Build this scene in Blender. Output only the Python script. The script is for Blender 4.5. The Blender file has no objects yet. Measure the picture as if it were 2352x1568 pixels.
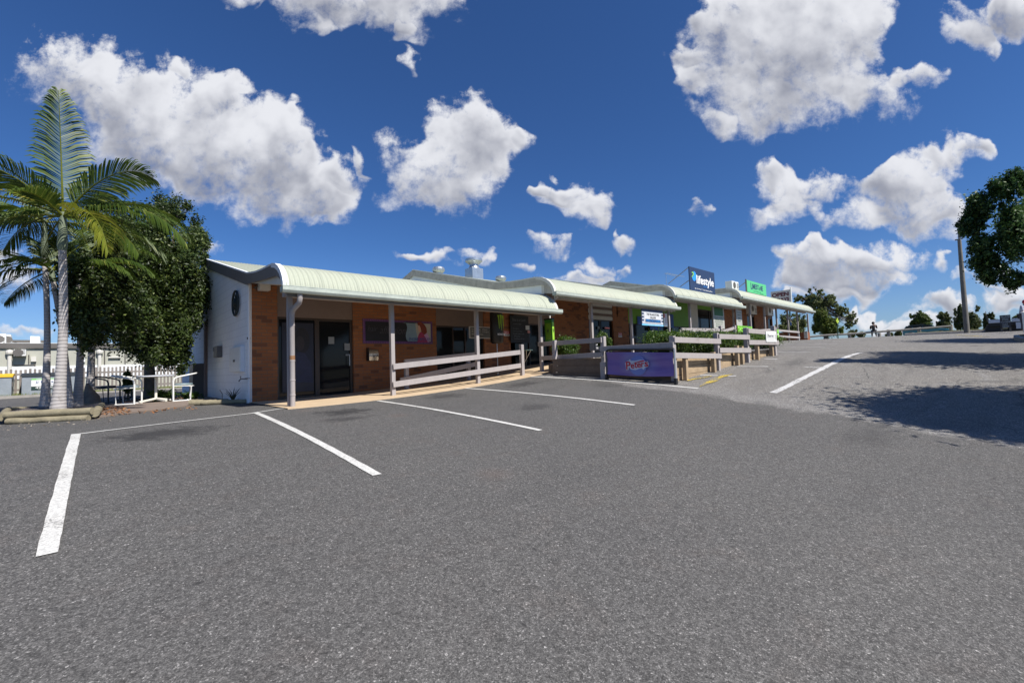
SKY_AIR,SKY_DUST,SKY_OZ,SKY_STR,SUN_E,EXPO,CLW=1.0,.4,3.0,.06,4.8,.5,10.2
SKY_TINT=(.45,.755,1.20)
import bpy, math, random
import numpy as np
from mathutils import Vector, Matrix
random.seed(7); RNG=np.random.default_rng(11)
S=bpy.context.scene; C=S.collection
# ------------------------------------------------------------------ camera model (surveyed from the photograph)
F_,YAW,PIT,ROL=1035.15,0.752377794,0.0524754654,-0.0352835514
CX,CY=1176.,784.
_f=np.array([math.sin(YAW)*math.cos(PIT),math.cos(YAW)*math.cos(PIT),math.sin(PIT)])
_r0=np.array([math.cos(YAW),-math.sin(YAW),0.]); _u0=np.cross(_r0,_f)
_r=_r0*math.cos(ROL)+_u0*math.sin(ROL); _u=-_r0*math.sin(ROL)+_u0*math.cos(ROL)
def ray(q): return _f*F_+_r*(q[0]-CX)-_u*(q[1]-CY)
def at(q,X=None,Y=None,Z=None):
    """survey: the point of the plane X=, Y= or Z= seen at photo position q"""
    d=ray(q)
    t=(X/d[0]) if X is not None else (Y/d[1]) if Y is not None else (Z/d[2])
    return d*t
def far(q,dist):
    d=ray(q); return d*(dist/math.hypot(d[0],d[1]))
def onv(q,a,b):
    """point on the vertical plane through ground points a,b"""
    n=np.array([b[1]-a[1],a[0]-b[0],0.]); d=ray(q); return d*((n[0]*a[0]+n[1]*a[1])/(n@d))
def zm(x0,y0,s): return lambda a,b:((x0+a/s)*.6125,(y0+b/s)*.6125)
z1=zm(0,250,1.12); z2=zm(0,1150,2.352); z3=zm(700,900,2.24); z4=zm(1300,950,2.6133); z5=zm(1950,950,2.8508); z6=zm(2450,950,2.8508)
z7=zm(2900,950,2.0904); z8=zm(3100,1050,3.1784); zc=zm(680,950,2.6125); zd=zm(450,1300,4.704); ze=zm(0,1180,3.734)
zmo=zm(1820,1140,7.84); zv=zm(2380,1140,11.2); zl=zm(2560,980,11.2); zo=zm(2640,1120,7.35); zp=zm(2780,1030,10.69)
zq=zm(2290,1320,13.835); zr=zm(3680,1120,8.7125); zs=zm(3500,550,2.6147); zt=zm(2900,1050,5.88); zu=zm(2050,1180,5.2267); zk=zm(0,280,2.177)
zh=zm(1350,1170,8.11)
# ------------------------------------------------------------------ materials
MATS={}
def lin(c): return tuple(((x/255)/12.92 if x/255<=.04045 else ((x/255+.055)/1.055)**2.4) for x in c)
class NT:
    def __init__(s,nt): s.nt=nt; s.n=nt.nodes; s.l=nt.links
    def add(s,t,**k):
        n=s.n.new(t)
        for a,b in k.items(): setattr(n,a,b)
        return n
    def inp(s,sock,v):
        if hasattr(v,'is_output') : s.l.new(v,sock)
        else: sock.default_value=v
    def math(s,op,a,b=None,c=None,clamp=False):
        n=s.add('ShaderNodeMath',operation=op,use_clamp=clamp)
        s.inp(n.inputs[0],a)
        if b is not None: s.inp(n.inputs[1],b)
        if c is not None: s.inp(n.inputs[2],c)
        return n.outputs[0]
    def vm(s,op,a,b=None,c=None):
        n=s.add('ShaderNodeVectorMath',operation=op); s.inp(n.inputs[0],a)
        if b is not None: s.inp(n.inputs[1],b)
        if c is not None: s.inp(n.inputs[2],c)
        return n.outputs['Value'] if op in('DOT_PRODUCT','LENGTH','DISTANCE') else n.outputs[0]
    def noise(s,v,sc,det=3,rough=.5,dist=0.):
        n=s.add('ShaderNodeTexNoise'); s.inp(n.inputs['Vector'],v); n.inputs['Scale'].default_value=sc
        n.inputs['Detail'].default_value=det; n.inputs['Roughness'].default_value=rough; n.inputs['Distortion'].default_value=dist
        return n.outputs[0]
    def mix(s,f,a,b,typ='MIX'):
        n=s.add('ShaderNodeMix',data_type='RGBA',blend_type=typ); s.inp(n.inputs[0],f)
        for i,v in((6,a),(7,b)):
            if isinstance(v,(tuple,list)): v=tuple(v)[:3]+(1.,)
            s.inp(n.inputs[i],v)
        return n.outputs[2]
    def ramp(s,v,a,b,c=0.,d=1.,smooth=True):
        n=s.add('ShaderNodeMapRange',interpolation_type='SMOOTHSTEP' if smooth else 'LINEAR'); s.inp(n.inputs[0],v)
        for i,x in enumerate((a,b,c,d)): n.inputs[i+1].default_value=x
        return n.outputs[0]
    def pos(s): return s.add('ShaderNodeNewGeometry').outputs['Position']
    def sep(s,v):
        n=s.add('ShaderNodeSeparateXYZ'); s.inp(n.inputs[0],v); return n.outputs
    def comb(s,x,y,z):
        n=s.add('ShaderNodeCombineXYZ')
        for i,v in enumerate((x,y,z)): s.inp(n.inputs[i],v)
        return n.outputs[0]
def newmat(name):
    m=bpy.data.materials.new(name); m.use_nodes=True; t=NT(m.node_tree); b=m.node_tree.nodes['Principled BSDF']; MATS[name]=m
    return m,t,b
def bump(t,b,h,strength=.3,dist=.01):
    n=t.add('ShaderNodeBump'); n.inputs['Strength'].default_value=strength; n.inputs['Distance'].default_value=dist
    t.inp(n.inputs['Height'],h); t.l.new(n.outputs[0],b.inputs['Normal'])
def plain(name,col,rough=.6,metal=0.,var=.12,sc=6.,bmp=0.,spec=.5,trans=0.):
    """painted / raw surface with gentle mottling and dirt"""
    if name in MATS: return MATS[name]
    m,t,b=newmat(name)
    p=t.pos(); n=t.noise(p,sc,4,.6); n2=t.noise(p,sc*7,3,.6)
    f=t.math('MULTIPLY',t.math('SUBTRACT',n,.5),var*2.2); f=t.math('ADD',f,t.math('MULTIPLY',t.math('SUBTRACT',n2,.5),var)); f=t.math('ADD',f,1.)
    col=tuple(col)[:3]
    t.l.new(t.mix(1.,col,t.comb(f,f,f),'MULTIPLY'),b.inputs['Base Color'])
    b.inputs['Roughness'].default_value=rough; b.inputs['Metallic'].default_value=metal; b.inputs['Specular IOR Level'].default_value=spec
    if bmp: bump(t,b,n2,bmp,.01)
    return m
def leafmat(name,c1,c2,c3=None,rough=.45,trans=.35,dens=1.):
    if name in MATS: return MATS[name]
    m,t,b=newmat(name)
    g=t.add('ShaderNodeNewGeometry'); rnd=g.outputs['Random Per Island']; big=t.noise(g.outputs['Position'],1.3,2)
    c=t.mix(rnd,c1,c2)
    if c3: c=t.mix(t.ramp(rnd,.86,.97),c,c3)
    c=t.mix(t.ramp(big,.35,.7,0,.5),c,tuple(x*1.5 for x in c2))
    t.l.new(c,b.inputs['Base Color']); b.inputs['Roughness'].default_value=rough; b.inputs['Specular IOR Level'].default_value=.4
    tr=t.add('ShaderNodeBsdfTranslucent'); t.l.new(c,tr.inputs[0]); mx=t.add('ShaderNodeMixShader'); mx.inputs[0].default_value=trans
    t.l.new(b.outputs[0],mx.inputs[1]); t.l.new(tr.outputs[0],mx.inputs[2]); t.l.new(mx.outputs[0],m.node_tree.nodes['Material Output'].inputs[0])
    return m
def glassy(name,col=(.012,.013,.015),rough=.06):
    if name in MATS: return MATS[name]
    m,t,b=newmat(name); b.inputs['Base Color'].default_value=(*col,1); b.inputs['Roughness'].default_value=rough; b.inputs['Specular IOR Level'].default_value=.2
    n=t.noise(t.pos(),1.2,2); bump(t,b,n,.02,.05)
    return m
# brick
def brickmat(name,c1,c2,cm,w=.24,h=.086,mort=.010,axis='x',bmp=.5,darker=None,rough=.85,mot=(.75,1.2)):
    m,t,b=newmat(name); x,y,z=t.sep(t.pos()); v=t.comb(x if axis=='x' else y,z,0.)
    k=t.add('ShaderNodeTexBrick'); t.inp(k.inputs['Vector'],v); k.inputs['Scale'].default_value=1.
    k.inputs['Brick Width'].default_value=w; k.inputs['Row Height'].default_value=h; k.inputs['Mortar Size'].default_value=mort
    k.inputs['Mortar Smooth'].default_value=.3; k.inputs['Color1'].default_value=(*c1,1); k.inputs['Color2'].default_value=(*c2,1); k.inputs['Mortar'].default_value=(*cm,1)
    col=k.outputs['Color']
    if darker:
        # a scatter of over-burnt bricks: second brick texture with black/white colours picks whole bricks
        k2=t.add('ShaderNodeTexBrick'); t.inp(k2.inputs['Vector'],v); k2.inputs['Scale'].default_value=1.
        k2.inputs['Brick Width'].default_value=w; k2.inputs['Row Height'].default_value=h; k2.inputs['Mortar Size'].default_value=0.
        k2.inputs['Color1'].default_value=(0,0,0,1); k2.inputs['Color2'].default_value=(1,1,1,1); k2.inputs['Bias'].default_value=0.
        s=t.ramp(k2.outputs['Color'],.86,.9,0,1)
        col=t.mix(t.math('MULTIPLY',s,.55),col,darker)
    n=t.noise(t.pos(),1.1,4); col=t.mix(1.,col,t.mix(n,(mot[0],)*3,(mot[1],)*3),'MULTIPLY')
    n2=t.noise(t.pos(),60,2); col=t.mix(1.,col,t.mix(n2,(.5+mot[0]*.42,)*3,(.6+mot[1]*.5,)*3),'MULTIPLY')
    t.l.new(col,b.inputs['Base Color']); b.inputs['Roughness'].default_value=rough
    h_=t.math('SUBTRACT',1.,k.outputs['Fac']); bump(t,b,t.math('ADD',h_,t.math('MULTIPLY',n2,.15)),bmp,.006)
    return m
BR=brickmat('brick',(.35,.125,.042),(.27,.094,.034),(.19,.11,.065),darker=(.10,.045,.03))
BLK=brickmat('painted_block',(.84,.86,.88),(.81,.83,.85),(.70,.72,.74),w=.40,h=.20,mort=.008,axis='y',bmp=.35,mot=(.95,1.05))
# asphalt
def asphalt():
    m,t,b=newmat('asphalt'); p=t.pos(); x,y,z=t.sep(p)
    # seam between the newer and the old surface
    wob=t.math('MULTIPLY',t.math('SUBTRACT',t.noise(p,1.2,3),.5),1.1); wob=t.math('ADD',wob,t.math('MULTIPLY',t.math('SUBTRACT',t.noise(p,6,3),.5),.35))
    sx=t.math('ADD',t.math('SUBTRACT',x,t.math('ADD',t.math('MULTIPLY',y,.17),8.2)),wob)   # boundary x = 8.2 + .17 y
    old=t.ramp(sx,-.15,.15)
    near=t.math('MULTIPLY',t.ramp(x,-3,8),0.)
    v=t.add('ShaderNodeTexVoronoi'); t.inp(v.inputs['Vector'],p); v.inputs['Scale'].default_value=190.
    cell=t.sep(v.outputs['Color'])[0]
    v2=t.add('ShaderNodeTexVoronoi'); t.inp(v2.inputs['Vector'],p); v2.inputs['Scale'].default_value=105.
    c2=t.sep(v2.outputs['Color'])[1]
    g=t.ramp(cell,0.,1.,.52,1.46,False)
    g=t.math('ADD',g,t.math('MULTIPLY',t.ramp(cell,.95,.98),.9))
    g2=t.math('ADD',t.ramp(c2,0,1,.75,1.25,False),t.math('MULTIPLY',t.ramp(c2,.975,.99),1.1))
    gg=t.math('MULTIPLY',g,g2); v3=t.add('ShaderNodeTexVoronoi'); t.inp(v3.inputs['Vector'],p); v3.inputs['Scale'].default_value=52.; gg=t.math('MULTIPLY',gg,t.ramp(t.sep(v3.outputs['Color'])[2],0,1,.74,1.24,False))
    base=t.mix(old,(.100,.0965,.092),(.180,.170,.156))
    big=t.noise(p,.45,4,.6); base=t.mix(1.,base,t.mix(big,(.86,.86,.87),(1.14,1.13,1.1)),'MULTIPLY')
    mid=t.noise(p,2.6,4,.65); base=t.mix(t.ramp(mid,.5,.8,0,.22),base,(.12,.095,.08))
    # old surface: whitish scuffs and darker patches
    sc=t.noise(p,3.3,6,.75,.4); base=t.mix(t.math('MULTIPLY',t.math('MULTIPLY',t.ramp(sc,.52,.72),old),.75),base,(.24,.236,.23))
    dk=t.noise(p,.9,4,.7,.6); base=t.mix(t.math('MULTIPLY',t.math('MULTIPLY',t.ramp(dk,.56,.72),old),.6),base,(.055,.053,.052))
    # dusty band where the old surface meets the new
    band=t.math('MULTIPLY',t.ramp(sx,-.1,.15),t.ramp(sx,1.2,.4)); base=t.mix(t.math('MULTIPLY',band,.3),base,(.22,.215,.21))
    col=t.mix(1.,base,t.comb(gg,gg,gg),'MULTIPLY')
    st=t.noise(t.vm('MULTIPLY',p,(.35,2.2,1.)),1.,4,.6); base=t.mix(t.ramp(st,.52,.72,0,.22),base,(.06,.058,.056)); col=t.mix(1.,base,t.comb(gg,gg,gg),'MULTIPLY')
    cr=t.add('ShaderNodeTexVoronoi',feature='DISTANCE_TO_EDGE'); t.inp(cr.inputs['Vector'],t.vm('MULTIPLY_ADD',t.noise(p,3.,3),(.25,.25,0.),p)); cr.inputs['Scale'].default_value=.42
    ck=t.math('MULTIPLY',t.math('MULTIPLY',t.ramp(cr.outputs['Distance'],.006,.001),t.ramp(t.noise(p,.5,2),.48,.6)),old); col=t.mix(t.math('MULTIPLY',ck,.6),col,(.03,.029,.028))
    # oil drips: stains with positions of their own in the bays
    for (ox,oy,rx,ry,a) in ((.75,7.9,.75,.6,.75),(3.4,8.2,.6,.5,.75),(3.1,7.4,.5,.25,.6),(5.9,8.6,.55,.5,.6),(6.1,5.9,.45,.35,.5),(8.3,8.5,.8,.5,.6),(9.0,6.3,.5,.5,.35),(13.5,3.6,1.,.3,.35),(1.6,1.7,.02,.02,.7),(.45,3.1,.03,.02,.7),(2.2,2.2,.02,.03,.7),(4.6,6.6,.3,.2,.35),(7.6,1.2,.7,.3,.3)):
        d=t.vm('LENGTH',t.vm('MULTIPLY_ADD',p,(1/rx,1/ry,0.),(-ox/rx,-oy/ry,0.)))
        d=t.math('ADD',d,t.math('MULTIPLY',t.math('SUBTRACT',t.noise(p,4.5,4,.7,.5),.5),2.4 if rx>.1 else .2))
        s_=t.ramp(d,1.15,.2,0,a); col=t.mix(s_,col,(.022,.021,.021))
    # rusty smudges
    for (ox,oy,r_) in ((3.0,3.55,.3),(3.9,7.1,.3),(2.95,8.95,.25)):
        d=t.vm('LENGTH',t.vm('MULTIPLY_ADD',p,(1/r_,1/r_,0.),(-ox/r_,-oy/r_,0.))); col=t.mix(t.ramp(d,1.,.0,0,.12),col,(.20,.11,.075))
    t.l.new(col,b.inputs['Base Color']); b.inputs['Roughness'].default_value=.82; b.inputs['Specular IOR Level'].default_value=.35
    bump(t,b,t.math('ADD',cell,t.math('MULTIPLY',c2,.8)),.55,.006)
    return m
ASP=asphalt()
def groundmat():
    m,t,b=newmat('dry_grass'); p=t.pos(); n=t.noise(p,.6,5,.65); n2=t.noise(p,25,4,.7)
    c=t.mix(n,(.05,.075,.02),(.15,.13,.06)); c=t.mix(1.,c,t.mix(n2,(.4,.4,.4),(1.6,1.6,1.6)),'MULTIPLY')
    t.l.new(c,b.inputs['Base Color']); b.inputs['Roughness'].default_value=.95; bump(t,b,n2,.8,.03); return m
GRS=groundmat()
def paintmat(name,col,wear=.5,gap=0.):
    m,t,b=newmat(name); p=t.pos(); n=t.noise(p,38,4,.75); n0=t.noise(p,2.2,3,.6)
    v=t.add('ShaderNodeTexVoronoi'); t.inp(v.inputs['Vector'],p); v.inputs['Scale'].default_value=85.
    k=t.ramp(t.math('ADD',n,t.math('MULTIPLY',t.math('SUBTRACT',n0,.5),.5)),wear,wear+.1)
    c=t.mix(k,col,(.07,.068,.066)); c=t.mix(1.,c,t.mix(t.sep(v.outputs['Color'])[0],(.70,.70,.70),(1.12,1.12,1.12)),'MULTIPLY')
    c=t.mix(t.ramp(n0,.4,.7,0,.25),c,(.5,.48,.44))
    t.l.new(c,b.inputs['Base Color']); b.inputs['Roughness'].default_value=.7; bump(t,b,n,.4,.004)
    return m
PNT=paintmat('white_line_paint',(.62,.61,.57),.60); PNTY=paintmat('yellow_line_paint',(.62,.45,.04),.44); PNTO=paintmat('worn_white_line_paint',(.60,.59,.57),.53)
def roofmat(name,base):
    m,t,b=newmat(name); p=t.pos(); x,y,z=t.sep(p)
    fr=t.math('FRACT',t.math('DIVIDE',t.math('ADD',x,.31),.762)); ln=t.math('LESS_THAN',fr,.03)
    n=t.noise(p,1.5,5,.6); n2=t.noise(t.vm('MULTIPLY',p,(14.,1.2,1.2)),1.,3,.6)
    c=t.mix(t.ramp(n,.4,.75,0,.3),base,(.42,.42,.33)); c=t.mix(t.ramp(n2,.5,.8,0,.4),c,(.25,.26,.20)); sc_=t.noise(p,9.,5,.7); c=t.mix(t.ramp(sc_,.58,.75,0,.3),c,(.20,.20,.16))
    rib=t.math('SINE',t.math('MULTIPLY',x,66.1)); c=t.mix(t.math('MULTIPLY',t.ramp(z,2.2,1.75),.0),c,base)
    c=t.mix(t.math('MULTIPLY',ln,.55),c,(.16,.18,.15))
    t.l.new(c,b.inputs['Base Color']); b.inputs['Roughness'].default_value=.58; b.inputs['Specular IOR Level'].default_value=.3
    return m
ROOF=roofmat('green_steel_roofing',(.40,.425,.335)); ROOFB=plain('bare_roofing',(.60,.61,.57),.5,var=.1)
m_,t_,b_=newmat('mauve_grey_paint'); p_=t_.pos(); g_=t_.noise(t_.vm('MULTIPLY',p_,(14.,14.,2.5)),1.,5,.65); d_=t_.noise(p_,3.,5,.65)
c_=t_.mix(g_,(.30,.272,.262),(.41,.375,.362)); c_=t_.mix(t_.ramp(d_,.56,.74,0,.55),c_,(.22,.19,.17)); t_.l.new(c_,b_.inputs['Base Color']); b_.inputs['Roughness'].default_value=.75; b_.inputs['Specular IOR Level'].default_value=.25; bump(t_,b_,g_,.35,.006); POSTM=m_
GUT=plain('green_gutter_steel',(.42,.46,.40),.45,var=.3,sc=3); TRIM=plain('cream_trim',(.60,.585,.53),.5,var=.08)
BARGE=plain('grey_barge_paint',(.17,.155,.145),.7,var=.15,sc=4); WBARGE=plain('weathered_timber_paint',(.42,.395,.345),.85,var=.45,sc=5,bmp=.3)
PANEL=plain('cream_panel',(.60,.58,.53),.7,var=.1); WHT=plain('white_paint',(.74,.76,.78),.6,var=.07); WWALL=plain('white_wall_band',(.78,.83,.86),.7,var=.08)
BULK=plain('taupe_sheeting',(.20,.145,.12),.75,var=.1); SOFF=plain('soffit_paint',(.50,.47,.43),.75,var=.08)
DKFR=plain('bronze_frame',(.045,.028,.02),.4,var=.1); GLS=glassy('dark_glass'); ALU=plain('aluminium',(.55,.55,.55),.35,.7,var=.05)
GRN=plain('lime_green_panel',(.13,.30,.02),.55,var=.08); CONC=plain('tan_concrete',(.52,.39,.25),.85,var=.2,sc=3,bmp=.3)
SLAB=plain('grey_brown_concrete',(.20,.155,.125),.9,var=.35,sc=2.5,bmp=.4); KERB=plain('kerb_concrete',(.30,.28,.25),.9,var=.3,sc=3,bmp=.4)
TIMB=plain('treated_pine',(.34,.25,.155),.8,var=.5,sc=3,bmp=.4); TIMD=plain('stained_sleeper',(.16,.115,.08),.85,var=.45,sc=3,bmp=.4)
LOGM=plain('weathered_log',(.23,.20,.13),.9,var=.55,sc=4,bmp=.6); BLACK=plain('black_plastic',(.012,.012,.013),.45,var=.1)
WPL=plain('white_plastic',(.75,.75,.72),.45,var=.05); STEEL=plain('galvanised_steel',(.50,.53,.55),.35,.8,var=.2,sc=5); CHROME=plain('stainless_steel',(.6,.6,.58),.18,1.,var=.05)
GREYM=plain('grey_enamel',(.115,.105,.095),.5,var=.1)
# ------------------------------------------------------------------ mesh building
class MB:
    def __init__(s): s.v=[]; s.f=[]
    def add(s,vs,fs):
        n=len(s.v); s.v+= [tuple(float(c) for c in v) for v in vs]; s.f+= [tuple(i+n for i in f) for f in fs]; return s
    def box(s,a,b):
        x0,x1=sorted((a[0],b[0])); y0,y1=sorted((a[1],b[1])); z0,z1_=sorted((a[2],b[2]))
        return s.add([(x0,y0,z0),(x1,y0,z0),(x1,y1,z0),(x0,y1,z0),(x0,y0,z1_),(x1,y0,z1_),(x1,y1,z1_),(x0,y1,z1_)],[(0,3,2,1),(4,5,6,7),(0,1,5,4),(1,2,6,5),(2,3,7,6),(3,0,4,7)])
    def bar(s,p,q,w,h,up=(0,0,1)):
        """rectangular bar from p to q, w across, h along up"""
        p=Vector(p);q=Vector(q); d=(q-p).normalized(); sd=d.cross(Vector(up)); 
        if sd.length<1e-4: sd=Vector((1,0,0))
        sd.normalize(); u=sd.cross(d); sd=sd*w/2;u=u*h/2
        vs=[p-sd-u,p+sd-u,p+sd+u,p-sd+u,q-sd-u,q+sd-u,q+sd+u,q-sd+u]
        return s.add(vs,[(0,3,2,1),(4,5,6,7),(0,1,5,4),(1,2,6,5),(2,3,7,6),(3,0,4,7)][::1])
    def tube(s,pts,r,n=8,cap=True):
        pts=[Vector(p) for p in pts]; rs=r if isinstance(r,(list,tuple)) else [r]*len(pts); vs=[];fs=[]; prev=None
        for i,p in enumerate(pts):
            a=pts[max(i-1,0)]; b=pts[min(i+1,len(pts)-1)]; d=(b-a).normalized()
            if prev is None:
                x=d.cross(Vector((0,0,1)));  x=x if x.length>.05 else d.cross(Vector((1,0,0)))
            else: x=prev-d*prev.dot(d)
            x.normalize(); prev=x; y=d.cross(x)
            for k in range(n):
                an=2*math.pi*k/n; vs.append(p+(x*math.cos(an)+y*math.sin(an))*rs[i])
        for i in range(len(pts)-1):
            for k in range(n): fs.append((i*n+k,i*n+(k+1)%n,(i+1)*n+(k+1)%n,(i+1)*n+k))
        if cap: fs.append(tuple(range(n))[::-1]); fs.append(tuple((len(pts)-1)*n+k for k in range(n)))
        return s.add(vs,fs)
    def prism(s,poly,off):
        """poly: list of 3d points in a plane, off: extrusion vector"""
        n=len(poly); o=Vector(off); vs=[Vector(p) for p in poly]+[Vector(p)+o for p in poly]
        fs=[tuple(range(n))[::-1],tuple(range(n,2*n))]+[(i,(i+1)%n,n+(i+1)%n,n+i) for i in range(n)]
        return s.add(vs,fs)
    def strip(s,A,B,off):
        """solid between polylines A and B (same length), extruded by off"""
        o=Vector(off)
        for i in range(len(A)-1):
            s.prism([A[i],A[i+1],B[i+1],B[i]],o)
        return s
    def lathe(s,prof,c,n=20,axis='z'):
        vs=[];fs=[]
        for (r,h) in prof:
            for k in range(n):
                a=2*math.pi*k/n
                if axis=='z': vs.append((c[0]+r*math.cos(a),c[1]+r*math.sin(a),c[2]+h))
                elif axis=='y': vs.append((c[0]+r*math.cos(a),c[1]+h,c[2]+r*math.sin(a)))
                else: vs.append((c[0]+h,c[1]+r*math.cos(a),c[2]+r*math.sin(a)))
        for i in range(len(prof)-1):
            for k in range(n): fs.append((i*n+k,i*n+(k+1)%n,(i+1)*n+(k+1)%n,(i+1)*n+k))
        fs.append(tuple(range(n))[::-1]); fs.append(tuple((len(prof)-1)*n+k for k in range(n)))
        return s.add(vs,fs)
    def build(s,name,mat,parent=None,smooth=False,bevel=0.):
        me=bpy.data.meshes.new(name); o=np.zeros(3)
        if parent is not None:
            q=parent
            while q is not None: o=o+np.array(q.location); q=q.parent
        me.from_pydata([tuple(np.array(v)-o) for v in s.v],[],s.f); me.materials.append(mat)
        import bmesh
        bm=bmesh.new(); bm.from_mesh(me); bmesh.ops.recalc_face_normals(bm,faces=bm.faces); bm.to_mesh(me); bm.free()
        if smooth:
            me.polygons.foreach_set('use_smooth',[True]*len(me.polygons))
            try: me.set_sharp_from_angle(angle=math.radians(40))
            except Exception: pass
        ob=bpy.data.objects.new(name,me); C.objects.link(ob)
        if parent is not None: ob.parent=parent
        if bevel:
            md=ob.modifiers.new('bev','BEVEL'); md.width=bevel; md.segments=2; md.limit_method='ANGLE'
        return ob
def tag(o,label,cat,group=None,kind=None):
    if label: o['label']=label
    if cat: o['category']=cat
    if group: o['group']=group
    if kind: o['kind']=kind
    return o
def thing(name,label,cat,loc=(0,0,0),group=None):
    o=bpy.data.objects.new(name,None); C.objects.link(o); o.location=tuple(float(x) for x in loc); return tag(o,label,cat,group)
def dup(root,loc,rotz=0.,label=None,scale=1.):
    def cp(o,par):
        c=o.copy(); C.objects.link(c); c.parent=par
        for ch in list(kids.get(o.name,[])): cp(ch,c)
        return c
    kids={}
    for o in list(bpy.data.objects):
        if o.parent is not None: kids.setdefault(o.parent.name,[]).append(o)
    r=cp(root,None); r.location=loc; r.rotation_euler=(0,0,rotz); r.scale=(scale,)*3
    if label: r['label']=label
    return r
def struct(o): o['kind']='structure'; return o
def from_np(name,V,Fq,mat,parent=None,smooth=False):
    me=bpy.data.meshes.new(name); o=np.zeros(3)
    q=parent
    while q is not None: o=o+np.array(q.location); q=q.parent
    V=np.asarray(V,float)-o; n=len(V); m=len(Fq); k=Fq.shape[1]
    me.vertices.add(n); me.vertices.foreach_set('co',V.astype(np.float32).ravel())
    me.loops.add(m*k); me.loops.foreach_set('vertex_index',Fq.astype(np.int32).ravel())
    me.polygons.add(m); me.polygons.foreach_set('loop_start',np.arange(0,m*k,k,dtype=np.int32))
    try: me.polygons.foreach_set('loop_total',np.full(m,k,dtype=np.int32))
    except Exception: pass
    me.update(calc_edges=True); me.validate(); me.materials.append(mat)
    if smooth: me.polygons.foreach_set('use_smooth',[True]*len(me.polygons))
    ob=bpy.data.objects.new(name,me); C.objects.link(ob)
    if parent is not None: ob.parent=parent
    return ob
def leaves(name,blobs,n,size,mat,parent,clumps=60,sig=.22,up=.4,asp=.45,seed=1,core=.35,shell=.55):
    """crown or bush: many leaf-sized faces in clumps spread through the ellipsoids (cx,cy,cz,rx,ry,rz)"""
    g=np.random.default_rng(seed); B=np.array([b[:6] for b in blobs],float); w=B[:,3]*B[:,4]*B[:,5]; w=w/w.sum()
    ki=g.choice(len(B),clumps,p=w); d=g.normal(size=(clumps,3)); d/=np.linalg.norm(d,axis=1)[:,None]
    rr=shell+(1-shell)*g.random(clumps)**.6; cc=B[ki,:3]+d*B[ki,3:6]*rr[:,None]; csz=.6+.8*g.random(clumps)
    ci=g.integers(0,clumps,n); p=cc[ci]+g.normal(size=(n,3))*(sig*csz[ci])[:,None]*B[ki][ci,3:6]
    outd=d[ci]
    nrm=g.normal(size=(n,3))*.8+outd*.6+np.array([0,0,up]); nrm/=np.linalg.norm(nrm,axis=1)[:,None]
    t=np.cross(nrm,g.normal(size=(n,3))); t/=np.linalg.norm(t,axis=1)[:,None]; b=np.cross(nrm,t)
    s=size*(.6+.8*g.random(n))[:,None]
    V=np.stack([p-t*s,p-b*s*asp-t*s*.1,p+t*s,p+b*s*asp-t*s*.1],1).reshape(-1,3)
    V=V+np.repeat(nrm,4,0)*np.tile(np.array([-.12,0,-.12,0]),n)[:,None]*size
    return from_np(name,V,np.arange(n*4).reshape(n,4),mat,parent)
def limbs(mb,base,top,r,blobs,n,seed=1,r2=.02):
    g=random.Random(seed); base=Vector(base);top=Vector(top)
    mid=base.lerp(top,.5)+Vector((g.uniform(-.06,.06),g.uniform(-.06,.06),0))
    mb.tube([base,base.lerp(mid,.3),mid,top],[r*1.35,r*1.05,r*.85,r*.6],10)
    for i in range(n):
        b=blobs[g.randrange(len(blobs))]; e=Vector((b[0]+g.uniform(-.7,.7)*b[3],b[1]+g.uniform(-.7,.7)*b[4],b[2]+g.uniform(-.5,.8)*b[5]))
        s=mid.lerp(top,g.uniform(.2,1)); m=s.lerp(e,.5)+Vector((g.uniform(-.2,.2)*b[3],g.uniform(-.2,.2)*b[4],-.1*b[5]))
        mb.tube([s,s.lerp(m,.6),m,e],[r*.45,r*.32,r*.22,r2],6)
    return mb
# text
def textmesh(s,bold=0.,shear=0.):
    cu=bpy.data.curves.new('t','FONT'); cu.body=s; cu.size=1.; cu.offset=bold; cu.shear=shear; cu.resolution_u=3; cu.align_x='LEFT'
    o=bpy.data.objects.new('t',cu); C.objects.link(o); dg=bpy.context.evaluated_depsgraph_get(); me=bpy.data.meshes.new_from_object(o.evaluated_get(dg))
    V=[tuple(v.co) for v in me.vertices]; Fc=[tuple(p.vertices) for p in me.polygons]
    bpy.data.objects.remove(o); bpy.data.curves.remove(cu); bpy.data.meshes.remove(me)
    return V,Fc
_TC={}
def lettering(parent,rows,P0,R,U,mat,off=.006,name='lettering',bold=.01,shear=0.):
    """rows: (text, x, y, w, h) in metres along R,U from P0; each is stretched to w x h"""
    R=Vector(R);U=Vector(U);N=R.cross(U).normalized(); mb=MB(); P0=Vector(P0)
    for (s,x,y,w,h) in rows:
        k=(s,bold,shear)
        if k not in _TC: _TC[k]=textmesh(s,bold,shear)
        V,Fc=_TC[k]
        if not V: continue
        xs=[v[0] for v in V]; ys=[v[1] for v in V]; a,b=min(xs),max(xs); c,d=min(ys),max(ys)
        mb.add([P0+R*(x+(v[0]-a)/(b-a)*w)+U*(y+(v[1]-c)/(d-c)*h)+N*off for v in V],Fc)
    return mb.build(name,mat,parent)
def board(parent,name,mat,P0,R,U,w,h,t=.02,x=0,y=0,off=0.):
    R=Vector(R);U=Vector(U);N=R.cross(U).normalized(); P=Vector(P0)+R*x+U*y+N*off
    return MB().prism([P,P+R*w,P+R*w+U*h,P+U*h],-N*t).build(name,mat,parent)
def flat(parent,name,mat,P0,R,U,pts,off=.004,t=.003):
    R=Vector(R);U=Vector(U);N=R.cross(U).normalized(); P0=Vector(P0)
    return MB().prism([P0+R*a+U*b+N*off for a,b in pts],-N*t).build(name,mat,parent)
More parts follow.
